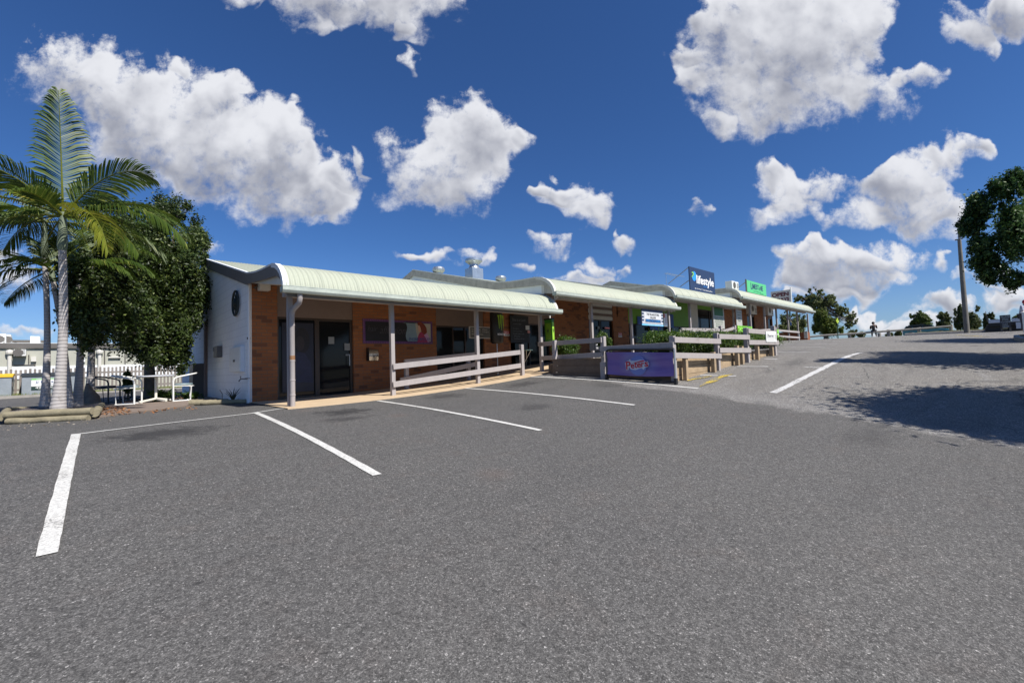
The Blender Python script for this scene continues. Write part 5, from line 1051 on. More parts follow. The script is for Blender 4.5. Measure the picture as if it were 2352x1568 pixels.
# ------------------------------------------------------------------ bins, paling fence, building on the left
YB=33.3; zb_g=gz(-2,YB)
def bin_(label,x0,x1,lid,sign,seed):
    t=thing('waste_bin',label,'bin',((x0+x1)/2,YB,zb_g),'metal skip bins in front of the paling fence'); zt_=zb_g+1.12; Gv=plain('galvanised_bin',(.30,.33,.35),.5,.4,var=.3,sc=2)
    MB().prism([(x0,YB,zb_g+.06),(x0,YB,zt_-.08),(x0,YB+1.0,zt_),(x0,YB+.9,zb_g+.06)],(x1-x0,0,0)).build('body',Gv,t,bevel=.02)
    MB().prism([(x0-.04,YB-.05,zt_-.1),(x0-.04,YB-.05,zt_-.04),(x0-.04,YB+.5,zt_+.08),(x0-.04,YB+1.05,zt_+.04),(x0-.04,YB+1.05,zt_-.02)],(x1-x0+.08,0,0)).build('lid',lid,t)
    for xx in (x0-.03,x1-.03): MB().box((xx,YB+.1,zb_g+.55),(xx+.06,YB+.35,zb_g+.75)).build('lifting_lug',GREYM,t)
    for k in range(4): MB().lathe([(.06,-.03),(.06,.03)],((x0+.1,x1-.1)[k%2],(YB+.15,YB+.75)[k//2],zb_g+.06),10,'x').build('castor',BLACK,t)
    return t,zt_
xL=lambda q:float(at(q,Y=YB)[0])
YEL=plain('yellow_lid',(.75,.45,.02),.45,var=.1); DLID=plain('dark_lid',(.03,.035,.035),.5)
bin_('grey skip bin with bright yellow lid at the left edge',xL(ze(165,1000))-1.9,xL(ze(162,1000)),YEL,0,1)
b2x=xL(ze(300,1000)); t,zt_=bin_('grey skip bin with dark lid and waste company placard',b2x,b2x+1.95,DLID,1,2)
a=at(ze(430,895),Y=YB-.03); b=at(ze(436,1055),Y=YB-.03); w=1.15; h=float(a[2]-b[2]); P0=(float(b[0]),YB-.02,float(b[2]))
board(t,'placard',WPL,P0,XR,ZU,w,h,.02); flat(t,'placard_green_band',plain('placard_green',(.16,.50,.10),.5),P0,XR,ZU,[(0,h*.88),(w,h*.88),(w,h),(0,h)],.004); flat(t,'placard_dark_band',plain('placard_dark',(.015,.04,.03),.5),P0,XR,ZU,[(0,0),(w,0),(w,h*.32),(0,h*.32)],.004)
lettering(t,[('JJ Richards',w*.12,h*.55,w*.8,h*.24),('& Sons',w*.5,h*.42,w*.25,h*.09)],P0,XR,ZU,plain('placard_print',(.04,.08,.2),.5),.006,bold=.01); lettering(t,[('4972 9355',w*.12,h*.13,w*.78,h*.14),('GENERAL WASTE',w*.16,h*.91,w*.68,h*.07),('www.jjrichards.com.au',w*.2,h*.03,w*.6,h*.05)],P0,XR,ZU,TXTW,.008,bold=.02,name='white_lettering')
YF=34.6; fz=gz(-2,YF); PALE=plain('weathered_paling',(.21,.185,.165),.9,var=.55,sc=2.5,bmp=.4)
t=thing('paling_fence','weathered grey timber paling fence behind the bins','fence',(-2,YF,fz)); m=MB(); 
x=-9.; zl_=float(at(ze(100,770),Y=YF)[2]); zr_=float(at(ze(1700,725),Y=YF)[2]); xl_=float(at(ze(100,770),Y=YF)[0]); xr_=float(at(ze(1700,725),Y=YF)[0])
k=0
while x<5.5:
    top=zl_+(zr_-zl_)*(x-xl_)/(xr_-xl_)+random.uniform(-.03,.03); m.box((x,YF+random.uniform(0,.01),fz-.05),(x+.095,YF+.02,top)); x+=.17; k+=1
m.build('palings',PALE,t)['kind']='stuff'; MB().box((-9,YF+.022,fz+.3),(5.5,YF+.07,fz+.4)).build('rail',PALE,t); MB().box((-9,YF+.022,fz+1.1),(5.5,YF+.07,fz+1.2)).build('rail',PALE,t)
YL=38.; CB=plain('pale_render',(.40,.40,.34),.85,var=.15,sc=1.); gzl=gz(0,YL)
zr0=float(at(ze(300,440),Y=YL)[2]); t=thing('rear_building','long low cream rear wall of a neighbouring building with dark gutter','building',(-2,YL,gzl))
MB().box((-14,YL,gzl-.3),(12,YL+9,zr0-.1)).build('wall',CB,t); MB().box((-14,YL-.12,zr0-.12),(12,YL+.1,zr0+.16)).build('gutter',GREYM,t)
zwb=float(at(ze(100,730),Y=YL)[2]); MB().box((-14,YL-.06,zwb-.7),(12,YL,zwb)).build('white_plinth',WHT,t)
MB().prism([(-14,YL-.05,zr0+.16),(-14,YL+5,zr0+.5),(-14,YL+9.2,zr0+.1)],(26,0,0)).build('roof',ROOFB,t)
for q in (ze(140,600),ze(1395,600)):
    xx=float(at(q,Y=YL)[0]); m=MB(); m.tube([(xx,YL-.12,gzl),(xx,YL-.12,zr0-.35)],.09,10); m.lathe([(.0,-.16),(.15,-.1),(.17,0),(.15,.1),(.0,.16)],(xx,YL-.15,zr0-.35),10); m.build('downpipe',PANEL,t)
for qa,qb in ((ze(405,560),ze(405,680)),(ze(490,660),ze(490,730)),(ze(1465,480),ze(1465,700)),(ze(1752,530),ze(1752,700))):
    a=at(qa,Y=YL);b=at(qb,Y=YL); MB().tube([(a[0],YL-.04,a[2]),(b[0],YL-.04,b[2])],.025,5).build('conduit',GREYM,t)
a=at(ze(190,705),Y=YL);b=at(ze(490,700),Y=YL); MB().tube([(a[0],YL-.05,a[2]),(b[0],YL-.05,b[2])],.025,5).build('conduit',GREYM,t)
for qa,qb,mt in ((ze(438,590),ze(510,655),PANEL),(ze(1140,590),ze(1190,660),WHT),(ze(1520,585),ze(1690,603),TRIM)):
    a=at(qa,Y=YL);b=at(qb,Y=YL); MB().box((a[0],YL-.15,a[2]),(b[0],YL,b[2])).build('meter_box' if mt is not TRIM else 'vent_strip',mt,t)
a=at(ze(192,485),Y=YL-.5);b=at(ze(360,575),Y=YL-.5); ac("white air conditioner on the rear building's wall above the bins",(float(a[0]),YL-.5,float(b[2])),float(b[0]-a[0]),float(a[2]-b[2]),.45)
a=at(ze(-60,265),Y=YL+2);b=at(ze(78,415),Y=YL+2); ac('large twin-fan air conditioner on the rear building roof, at the left edge',(float(a[0]),YL+2,float(b[2])),float(b[0]-a[0]),float(a[2]-b[2]),.8)
a=at(ze(82,275),Y=YL+2.4);b=at(ze(145,418),Y=YL+2.4); ac('slim air conditioner beside the twin-fan one on the rear building roof',(float(a[0]),YL+2.4,float(b[2])),float(b[0]-a[0]),float(a[2]-b[2]),.8)
a=at(ze(425,300),Y=YL+3);b=at(ze(550,420),Y=YL+3); t=thing('roof_box','pale blue grey duct box on the rear building roof','duct box',(float(a[0]),YL+3,float(b[2]))); MB().box((a[0],YL+3,b[2]-.2),(b[0],YL+4,a[2])).build('box',WWALL,t)
a=at(ze(150,362),Y=YL+4);b=at(ze(610,385),Y=YL+4); t=thing('roof_rail','dark pipe rail on legs along the rear building roof','rail',(float(a[0]),YL+4,float(b[2]))); MB().box((a[0],YL+4,b[2]-.05),(b[0],YL+4.1,a[2]+.05)).build('rail',GREYM,t)
for f in (.1,.6,.95): xx=a[0]+(b[0]-a[0])*f; MB().box((xx,YL+4,b[2]-.7),(xx+.12,YL+4.1,b[2])).build('leg',WPL,t)
# grass strip in front of the paling fence
g=np.random.default_rng(5); n=9000; p=np.stack([g.uniform(-9,5,n),g.uniform(33.0,34.5,n),np.zeros(n)],1); p[:,2]=gz(0,33.5)-.03; hgt=(.08+.16*g.random(n)); an=g.random(n)*6.28
V=np.stack([p-np.stack([np.cos(an),np.sin(an),an*0],1)*.02,p+np.stack([np.cos(an),np.sin(an),an*0],1)*.02,p+np.stack([g.normal(size=n)*.04,g.normal(size=n)*.04,hgt],1)],1).reshape(-1,3)
gr=from_np('grass',V,np.arange(n*3).reshape(n,3),leafmat('grass_blade',(.12,.17,.03),(.24,.26,.07))); gr['kind']='stuff'
struct(MB().box((-9,32.6,gz(0,33)-.1),(5,34.55,gz(0,33)+.03)).build('grass_verge',GRS)); struct(MB().box((-9,32.3,gz(0,33)-.1),(5,32.6,gz(0,33)+.09)).build('kerb',KERB))
# ------------------------------------------------------------------ right-hand side: crest, verge, pole, people, car
zt=zm(2900,1050,5.88)
vx=rng(45.2,60.1,1.2); 
def verge(name,y0,y1,x0,x1,h,mat,step=1.):
    xs=rng(x0,x1+.01,step); ys=rng(y0,y1+.01,step); V=[];Fq=[]
    for x in xs:
        for y in ys: V.append((x,y,gz(x,y)+h+.05*math.sin(x*1.7+y*2.3)*(x>x0+.5)))
    n=len(ys)
    for i in range(len(xs)-1):
        for j in range(n-1): a=i*n+j; Fq.append((a,a+n,a+n+1,a+1))
    m=MB().add(V,Fq)
    ring=[i*n for i in range(len(xs))]+[(len(xs)-1)*n+j for j in range(1,n)]+[i*n+n-1 for i in range(len(xs)-2,-1,-1)]+[j for j in range(n-2,0,-1)]
    for a,b in zip(ring,ring[1:]+ring[:1]): va,vb=V[a],V[b]; m.add([va,vb,(vb[0],vb[1],vb[2]-h-.15),(va[0],va[1],va[2]-h-.15)],[(0,1,2,3)])
    return struct(m.build(name,mat))
verge('grass_verge',-14,4.2,45.4,58,.20,GRS)
m=MB()
for y in rng(-14,4.2,.6): m.prism([(45.15,y,gz(45.2,y)-.1),(45.4,y,gz(45.2,y)-.1),(45.4,y,gz(45.2,y)+.17),(45.2,y,gz(45.2,y)+.14)],(0,.59,0))
struct(m.build('kerb',KERB))
# kerbed island at the right edge
poly=[(26.8,-.55),(25.,-.50),(23.4,-.62),(22.3,-.9),(21.6,-1.5),(21.3,-2.4),(21.2,-9.),(27.8,-9.),(27.9,-1.4),(27.5,-.8)]
def island(poly,h,mat,kmat,kw=.18):
    cx=sum(p[0] for p in poly)/len(poly);cy=sum(p[1] for p in poly)/len(poly)
    P=[]; 
    for i in range(len(poly)):
        a=poly[i];b=poly[(i+1)%len(poly)]; n=max(1,int(math.hypot(b[0]-a[0],b[1]-a[1])/.8))
        for k in range(n): P.append((a[0]+(b[0]-a[0])*k/n,a[1]+(b[1]-a[1])*k/n))
    I=[(p[0]+(cx-p[0])*kw/max(.5,math.hypot(cx-p[0],cy-p[1])),p[1]+(cy-p[1])*kw/max(.5,math.hypot(cx-p[0],cy-p[1]))) for p in P]
    m=MB(); n=len(P)
    for i in range(n):
        j=(i+1)%n; o=[(*P[i],gz(*P[i])-.1),(*P[j],gz(*P[j])-.1),(*P[j],gz(*P[j])+h),(*P[i],gz(*P[i])+h)]; m.add(o,[(0,1,2,3)]); m.add([o[3],o[2],(*I[j],gz(*I[j])+h+.01),(*I[i],gz(*I[i])+h+.01)],[(0,1,2,3)])
    struct(m.build('kerb',kmat)); g=MB(); 
    for i in range(n):
        j=(i+1)%n; g.add([(*I[i],gz(*I[i])+h-.02),(*I[j],gz(*I[j])+h-.02),(cx,cy,gz(cx,cy)+h+.10)],[(0,1,2)])
    struct(g.build('grass_verge',mat))
island(poly,.13,GRS,KERB)
line('yellow_marking',gat(z7(1430,640)),gat(z7(1690,655)),.14,PNTY,jag=.03)
# concrete apron corner on the verge
p=far(zr(560,1045),45.0); m=MB().box((p[0]-.05,p[1]-.9,p[2]-.25),(p[0]+.6,p[1]+.7,p[2]+.14)); struct(m.build('drain_apron',KERB,bevel=.05))
# lamp / power pole
pb_=far((2221,762),44.); pt=far((2200,512),44.); t=thing('power_pole','tall bare tapering timber pole rising from the verge at the right','pole',(pb_[0],pb_[1],pb_[2]))
PGM=plain('pole_timber',(.16,.15,.13),.85,var=.35,sc=2); MB().tube([(pb_[0],pb_[1],pb_[2]-.4),tuple((pb_+pt)/2),(pt[0],pt[1],pt[2]-1.2)],[.155,.13,.10],14).build('shaft',PGM,t,smooth=True)
MB().tube([(pt[0],pt[1],pt[2]-1.3),tuple(pt)],.05,8).build('top_spike',GREYM,t); MB().box((pt[0]-.04,pt[1]-.05,pt[2]-1.2),(pt[0]+.04,pt[1]+.22,pt[2]-1.13)).build('cross_arm',PGM,t)
# log rail fence on the crest
RT=plain('silver_log',(.30,.28,.24),.9,var=.4,sc=4)
t=thing('log_rail_fence','long low log rail fence along the crest at the top of the car park','fence',tuple(far(z8(560,680),52))); DR=52.
pq=[z8(-350,690),z8(0,656),z8(270,642),z8(735,606),z8(1100,580),z8(1480,550)]
tp=[far(q,DR) for q in pq]; MB().tube([tuple(p) for p in tp],.085,8).build('rail',RT,t,smooth=True)
for q in pq[2:]: p=far(q,DR+.12); MB().tube([(p[0],p[1],gz(p[0],p[1])-.1),(p[0],p[1],p[2]+.12)],.12,8).build('post',RT,t,smooth=True)
# yellow hazard marker
a=far(z8(128,452),46);b=far(z8(132,525),46);c=far(z8(135,690),46); t=thing('hazard_marker','fluorescent yellow diamond marker seen nearly edge-on on a thin green post','sign',tuple(c)); YG=plain('fluoro_yellow',(.62,.80,.04),.4)
zc0=(a[2]+b[2])/2; hh=(a[2]-b[2])/2
MB().prism([(a[0]-.34,a[1]+.01,zc0),(a[0],a[1],zc0+hh),(a[0]+.34,a[1]-.01,zc0),(a[0],a[1],zc0-hh)],(.01,.02,0)).build('diamond_plate',YG,t); MB().tube([(c[0],c[1],gz(c[0],c[1])-.1),(b[0],b[1],a[2]-.1)],.04,6).build('post',plain('green_post',(.05,.10,.07),.6),t)
# small bollard by the person
a=far(z8(626,630),51);  t=thing('bollard','short grey bollard on the crest right of the seated person','bollard',(a[0],a[1],gz(a[0],a[1]))); MB().tube([(a[0],a[1],gz(a[0],a[1])-.05),(a[0],a[1],float(a[2]))],.13,10).build('bollard_post',RT,t,smooth=True)
# ------------------------------------------------------------------ people (skinned figures)
def skin(name,nodes,edges,mat,parent,lev=2):
    me=bpy.data.meshes.new(name); o=np.array(parent.location); me.from_pydata([tuple(np.array(n[:3])-o) for n in nodes],edges,[]); me.materials.append(mat)
    ob=bpy.data.objects.new(name,me); C.objects.link(ob); ob.parent=parent; sk_=ob.modifiers.new('skin','SKIN'); sk_.use_smooth_shade=True
    for i,n in enumerate(nodes):
        r=n[3]; rr=r if isinstance(r,(tuple,list)) else (r,r); me.skin_vertices[0].data[i].radius=rr
    me.skin_vertices[0].data[0].use_root=True
    s=ob.modifiers.new('sub','SUBSURF'); s.levels=lev; s.render_levels=lev
    return ob
def person(label,org,face,J,top,legs,skinm,hairm,hat=None,shoes=BLACK):
    """J: joints in body coords (x right, y forward, z up)"""
    face=Vector((face[0],face[1],0)).normalized(); rt=Vector((face.y,-face.x,0)); org=Vector(org)
    t=thing('person',label,'person',org)
    P=lambda p:tuple(org+rt*p[0]+face*p[1]+Vector((0,0,p[2])))
    N=lambda k,r:P(J[k])+(r,)
    names=['pelvis','chest','neck','headb','head','shL','elL','wrL','haL','shR','elR','wrR','haR','hipL','knL','anL','toL','hipR','knR','anR','toR']
    R=dict(pelvis=.09,chest=.07,neck=.05,headb=.075,head=.095,shL=.045,elL=.042,wrL=.03,haL=.032,hipL=.085,knL=.06,anL=.04,toL=.035); 
    for k in list(R):
        if k.endswith('L'): R[k[:-1]+'R']=R[k]
    E=[('pelvis','chest'),('chest','neck'),('neck','headb'),('headb','head'),('chest','shL'),('shL','elL'),('elL','wrL'),('wrL','haL'),('chest','shR'),('shR','elR'),('elR','wrR'),('wrR','haR'),('pelvis','hipL'),('hipL','knL'),('knL','anL'),('anL','toL'),('pelvis','hipR'),('hipR','knR'),('knR','anR'),('anR','toR')]
    ix={k:i for i,k in enumerate(names)}; nd=[N(k,R[k]) for k in names]; ed=[(ix[a],ix[b]) for a,b in E]
    for s in 'LR':  # fingers and thumb rooted in the palm
        w=Vector(J['wr'+s]);h=Vector(J['ha'+s]); d=(h-w).normalized(); sd=d.cross(Vector((0,0,1))); sd=sd if sd.length>.1 else Vector((1,0,0)); sd.normalize()
        for k,(off,ln) in enumerate(((-.03,.06),(-.01,.075),(.01,.07),(.028,.055))):
            a=h+sd*off+d*.02; nd.append(P(a)+(.010,)); i0=len(nd)-1; b=a+d*ln*.6; nd.append(P(b)+(.009,)); c=b+d*ln*.3+Vector((0,0,-.03)); nd.append(P(c)+(.007,)); ed+=[(ix['ha'+s],i0),(i0,i0+1),(i0+1,i0+2)]
        a=w+d*.04+sd*.035; nd.append(P(a)+(.012,)); i0=len(nd)-1; nd.append(P(a+d*.045+sd*.02)+(.010,)); ed+=[(ix['wr'+s],i0),(i0,i0+1)]
    skin('body',nd,ed,skinm,t)
    J['waist']=tuple((Vector(J['pelvis'])*.55+Vector(J['chest'])*.45)); J['yoke']=tuple((Vector(J['neck'])*.75+Vector(J['chest'])*.25)); J['belly']=tuple((Vector(J['pelvis'])*.15+Vector(J['chest'])*.85))
    sh=['pelvis','waist','chest','yoke','shL','elL','shR','elR']; rr=dict(pelvis=.15,waist=(.15,.13),chest=(.17,.13),yoke=.10,shL=.078,elL=.06,shR=.078,elR=.06)
    skin('shirt',[N(k,rr[k]) for k in sh],[(0,1),(1,2),(2,3),(3,4),(4,5),(3,6),(6,7)],top,t)
    tk=['pelvis','hipL','knL','anL','hipR','knR','anR']; rr=dict(pelvis=.15,hipL=.105,knL=.078,anL=.058,hipR=.105,knR=.078,anR=.058)
    skin('trousers',[N(k,rr[k]) for k in tk],[(0,1),(1,2),(2,3),(0,4),(4,5),(5,6)],legs,t)
    for s in 'LR': skin('shoe',[P(J['an'+s])[:2]+(P(J['an'+s])[2]-.03,.05),N('to'+s,.045)],[(0,1)],shoes,t,1)
    h=Vector(P(J['head'])); m=MB(); vs=[];fs=[]
    m.lathe([(.0,.135),(.06,.12),(.10,.07),(.112,.0),(.105,-.05),(.085,-.075)],(h.x-face.x*.015,h.y-face.y*.015,h.z+.01),18)
    if hat:
        hb=m.build('hat',hat,t,smooth=True); MB().lathe([(.0,.012),(.10,.01),(.10,0),(0,0)],(h.x+face.x*.09,h.y+face.y*.09,h.z+.03),14).build('hat_brim',hat,hb)
    else: m.build('hair',hairm,t,smooth=True)
    # face: eyes, nose, mouth
    f=MB(); f.tube([tuple(h+face*.085+Vector((0,0,.01))),tuple(h+face*.118+Vector((0,0,-.025)))],[.008,.014],6); f.build('nose',skinm,t)
    e=MB(); 
    for s_ in (-1,1): MB().lathe([(.0,-.012),(.012,0),(.0,.012)],tuple(h+face*.093+rt*.033*s_+Vector((0,0,.012))),8).build('eye',BLACK,t)
    MB().tube([tuple(h+face*.094+rt*-.022+Vector((0,0,-.055))),tuple(h+face*.098+Vector((0,0,-.057))),tuple(h+face*.094+rt*.022+Vector((0,0,-.055)))],.005,5).build('mouth',plain('lip',(.35,.12,.10),.6),t)
    for s_ in (-1,1): MB().lathe([(.0,-.03),(.014,-.01),(.014,.015),(0,.03)],tuple(h+rt*.098*s_+Vector((0,0,-.005))),8).build('ear',skinm,t)
    return t
SK=plain('skin',(.45,.26,.18),.55,var=.05); HR=plain('dark_hair',(.02,.015,.012),.6)
pp=far(z8(563,630),52.02); rz=float(pp[2])+.085; org=(float(pp[0]),float(pp[1]),rz-.42); g0=gz(pp[0],pp[1])-org[2]
J=dict(pelvis=(0,-.02,.52),chest=(0,-.02,.86),neck=(0,.05,1.03),headb=(0,.09,1.11),head=(0,.12,1.22),shL=(-.19,.0,.97),elL=(-.22,.16,.70),wrL=(-.10,.32,.86),haL=(-.07,.34,.94),shR=(.19,.0,.97),elR=(.24,.14,.74),wrR=(.13,.26,.97),haR=(.10,.24,1.05),
 hipL=(-.10,.02,.48),knL=(-.13,.34,.46),anL=(-.14,.40,.09),toL=(-.15,.52,.05),hipR=(.10,.02,.48),knR=(.14,.34,.46),anR=(.15,.40,.09),toR=(.16,.52,.05))
person('person in a black top and dark jeans seated on the log rail',org,(.99,.142),J,plain('black_cotton',(.012,.012,.014),.8),plain('dark_denim',(.02,.025,.04),.8),SK,HR)
hp=far(zr(1318,430),37.); org=(float(hp[0]),float(hp[1]),float(hp[2])-1.62)
J2=dict(pelvis=(0,0,.95),chest=(0,.06,1.28),neck=(0,.11,1.45),headb=(0,.14,1.52),head=(0,.17,1.62),shL=(-.19,.06,1.40),elL=(-.24,.10,1.12),wrL=(-.20,.30,1.02),haL=(-.19,.38,1.02),shR=(.19,.06,1.40),elR=(.24,.10,1.12),wrR=(.20,.30,1.02),haR=(.19,.38,1.02),
 hipL=(-.10,0,.90),knL=(-.11,.03,.49),anL=(-.12,0,.09),toL=(-.13,.14,.05),hipR=(.10,0,.90),knR=(.11,.03,.49),anR=(.12,0,.09),toR=(.13,.14,.05))
person('person in a red cap standing by the white post at the right edge',(org[0],org[1],gz(org[0],org[1])),(-.3,-1),J2,plain('pale_shirt',(.45,.48,.55),.8),plain('grey_trousers',(.06,.06,.07),.8),SK,HR,hat=plain('red_cap',(.45,.015,.03),.6))
# white post
a=far(zr(1382,455),36.3); b=far(zr(1388,880),36.3); t=thing('white_post','square white post at the far right edge beside the red-capped person','post',(b[0],b[1],gz(b[0],b[1]))); MB().box((a[0]-.07,a[1]-.07,gz(a[0],a[1])-.1),(a[0]+.07,a[1]+.07,a[2])).build('shaft',WPL,t); MB().lathe([(.11,0),(.11,.03),(.0,.08)],(a[0],a[1],float(a[2])),4).build('cap',WPL,t)
# specials board
Ds=41.; a=far(zr(590,545),Ds); b=far(zr(985,945),Ds); Rb=np.array([b[0]-a[0],b[1]-a[1],0.]); w=float(np.linalg.norm(Rb)); Rb/=w; h=float(a[2]-b[2]); P0=(float(a[0]),float(a[1]),float(b[2]))
t=thing('shop_board','dark free-standing board advertising ice cream and cold drinks on the verge','sign',P0); board(t,'board',plain('board_slate',(.035,.035,.04),.7,var=.3,sc=4),P0,tuple(Rb),ZU,w,h,.06)
lettering(t,[('VILLAGE',w*.06,h*.79,w*.88,h*.15),('STORE',w*.2,h*.60,w*.6,h*.14),('ICE-CREAM',w*.08,h*.41,w*.88,h*.13),('COLD',w*.2,h*.23,w*.5,h*.12),('DRINKS',w*.2,h*.06,w*.6,h*.12)],P0,tuple(Rb),ZU,plain('board_print',(.30,.34,.36),.7),.01,bold=.03)
for f in (.1,.9): p=np.array(P0)+Rb*w*f; MB().box((p[0]+.07,p[1]-.04,gz(p[0],p[1])-.1),(p[0]+.14,p[1]+.04,p[2]+h*.7)).build('leg',GREYM,t)
# flatbed trailer behind it
Dt=43.; q0=far(zr(230,695),Dt); q1=far(zr(1420,640),Dt); Rt=np.array([q1[0]-q0[0],q1[1]-q0[1],0.]); Lt=float(np.linalg.norm(Rt)); Rt/=Lt; zt_a=float(q0[2]); zb_a=float(far(zr(240,800),Dt)[2]); ht=zt_a-zb_a; Nt=np.array([Rt[1],-Rt[0],0.])*-1
t=thing('flatbed_trailer','long flatbed trailer with pale blue-white side panels parked beyond the verge','trailer',(float(q0[0]),float(q0[1]),zb_a)); TP=plain('trailer_panel',(.48,.53,.60),.5,var=.08)
P0=(float(q0[0]),float(q0[1]),zb_a); board(t,'side_panel',TP,P0,tuple(Rt),ZU,Lt*.62,ht,.06); board(t,'side_panel',TP,P0,tuple(Rt),ZU,Lt*.36,ht,.06,Lt*.635); board(t,'chassis',BLACK,P0,tuple(Rt),ZU,Lt,.16,2.0,0,-.2,-.05); board(t,'deck',GREYM,P0,tuple(Rt),ZU,Lt,.06,2.1,0,-.03,-.07)
for f in (.12,.78,.86): 
    p=np.array(P0)+Rt*Lt*f-Nt*.0; MB().lathe([(.0,-.12),(.36,-.12),(.40,-.06),(.40,.06),(.36,.12),(.0,.12)],(p[0]+.5,p[1],P0[2]-.42),18,'x').build('wheel',BLACK,t)
board(t,'mudguard',TP,P0,tuple(Rt),ZU,Lt*.22,.4,.05,Lt*.75,-.45,.02)
# station wagon on the road past the crest
Dc=74.; a=far(z8(905,640),Dc); b=far(z8(1465,612),Dc); Rc=np.array([b[0]-a[0],b[1]-a[1],0.]); Lc=float(np.linalg.norm(Rc)); Rc/=Lc; rtop=float(far(z8(1090,550),Dc)[2]); 
Lcar=max(4.3,min(5.0,Lc)); zc_=rtop-1.30; Nc=np.array([-Rc[1],Rc[0],0.]); P0=np.array([a[0],a[1],zc_]); t=thing('station_wagon','teal station wagon driving right beyond the log rail fence','car',tuple(P0))
TEAL,tt,bb=newmat('teal_car_paint'); bb.inputs['Base Color'].default_value=(.035,.17,.20,1); bb.inputs['Roughness'].default_value=.25; bb.inputs['Metallic'].default_value=.3; bb.inputs['Coat Weight'].default_value=.6
def cp(x,z,y): return tuple(P0+Rc*x+Nc*y+np.array([0,0,z]))
low_=[(0.02,.35),(0,.62),(.04,.95),(.5,1.0),(1.6,1.0),(3.15,.98),(3.5,.94),(4.3,.84),(4.62,.70),(4.68,.45),(4.62,.28),(.1,.26)]
s_=Lcar/4.68
def loft(prof,ys,name,mat,par=t,ins=None):
    m=MB(); n=len(prof); V=[]; 
    for (y,k,dz) in ys: V+=[cp((x-2.3)*k*s_+2.3*s_,z+(dz if z>.6 else 0),y) for x,z in prof]
    fs=[]
    for r in range(len(ys)-1):
        for i in range(n): j=(i+1)%n; fs.append((r*n+i,r*n+j,(r+1)*n+j,(r+1)*n+i))
    fs+= [tuple(range(n))[::-1],tuple((len(ys)-1)*n+i for i in range(n))]
    return m.add(V,fs).build(name,mat,par,smooth=True)
body=loft(low_,[(0,.96,-.03),(.10,1.,0),(1.62,1.,0),(1.72,.96,-.03)],'body',TEAL)
cab=[(.12,.98),(.42,1.36),(.75,1.44),(2.3,1.45),(2.75,1.36),(3.45,.97)]
loft([(x,z) for x,z in cab],[(.14,1.,0),(.26,.985,-.0),(1.46,.985,0),(1.58,1.,0)],'cabin_glass',GLS)
roofp=[(.40,1.37),(.75,1.455),(2.3,1.465),(2.78,1.365),(2.7,1.36),(2.25,1.43),(.8,1.43),(.45,1.345)]
loft(roofp,[(.2,1.,0),(1.52,1.,0)],'roof',TEAL)
for x0_,x1_ in ((.14,.44),(1.05,1.0),(2.05,2.0),(3.42,2.76)):
    MB().bar(cp(x0_*s_,.98,.12),cp(x1_*s_,1.42,.20),.06,.06).build('pillar',TEAL,t); 
MB().tube([cp(.6*s_,1.50,.3),cp(2.2*s_,1.51,.3)],.02,6).build('roof_rack_bar',BLACK,t); MB().tube([cp(.6*s_,1.50,1.4),cp(2.2*s_,1.51,1.4)],.02,6).build('roof_rack_bar',BLACK,t)
for x_ in (.85,3.75):
    for y_ in (.02,1.70):
        c_=cp(x_*s_,.32,y_); prof_=[(0,-.1),(.26,-.1),(.32,-.06),(.32,.06),(.26,.1),(0,.1)]; w_=MB(); n=20; 
        V=[];fs=[]
        for (r_,h_) in prof_:
            for k in range(n): an=2*math.pi*k/n; V.append(tuple(np.array(c_)+Rc*r_*math.cos(an)+np.array([0,0,r_*math.sin(an)])+Nc*h_))
        for i in range(len(prof_)-1):
            for k in range(n): fs.append((i*n+k,i*n+(k+1)%n,(i+1)*n+(k+1)%n,(i+1)*n+k))
        wh=w_.add(V,fs).build('wheel',BLACK,t); V=[tuple(np.array(c_)+Rc*.19*math.cos(2*math.pi*k/n)+np.array([0,0,.19*math.sin(2*math.pi*k/n)])+Nc*(-.12 if y_<1 else .12)) for k in range(n)]; MB().add(V,[tuple(range(n))]).build('hubcap',ALU,wh)
for y_ in (.15,1.45): MB().bar(cp(4.58*s_,.66,y_),cp(4.60*s_,.66,y_+.25),.08,.14).build('headlight',WPL,t); MB().bar(cp(.02*s_,.75,y_-.05),cp(.02*s_,.75,y_+.2),.06,.2).build('tail_light',RED,t)
gr_=gz(P0[0],P0[1]); 
m=MB().prism([cp(-25,-.02,-2),cp(40,-.02,-2),cp(40,-.02,6),cp(-25,-.02,6)],(0,0,-.12)); struct(m.build('road',ASP)); struct(MB().prism([cp(-25,-.16,-2.5),cp(40,-.16,-2.5),cp(40,-1.6,-8),cp(-25,-1.6,-8)],(0,0,-.3)).build('embankment',GRS)); struct(MB().prism([cp(-25,-.14,6),cp(40,-.14,6),cp(60,-3,40),cp(-45,-3,40)],(0,0,-.3)).build('embankment',GRS))
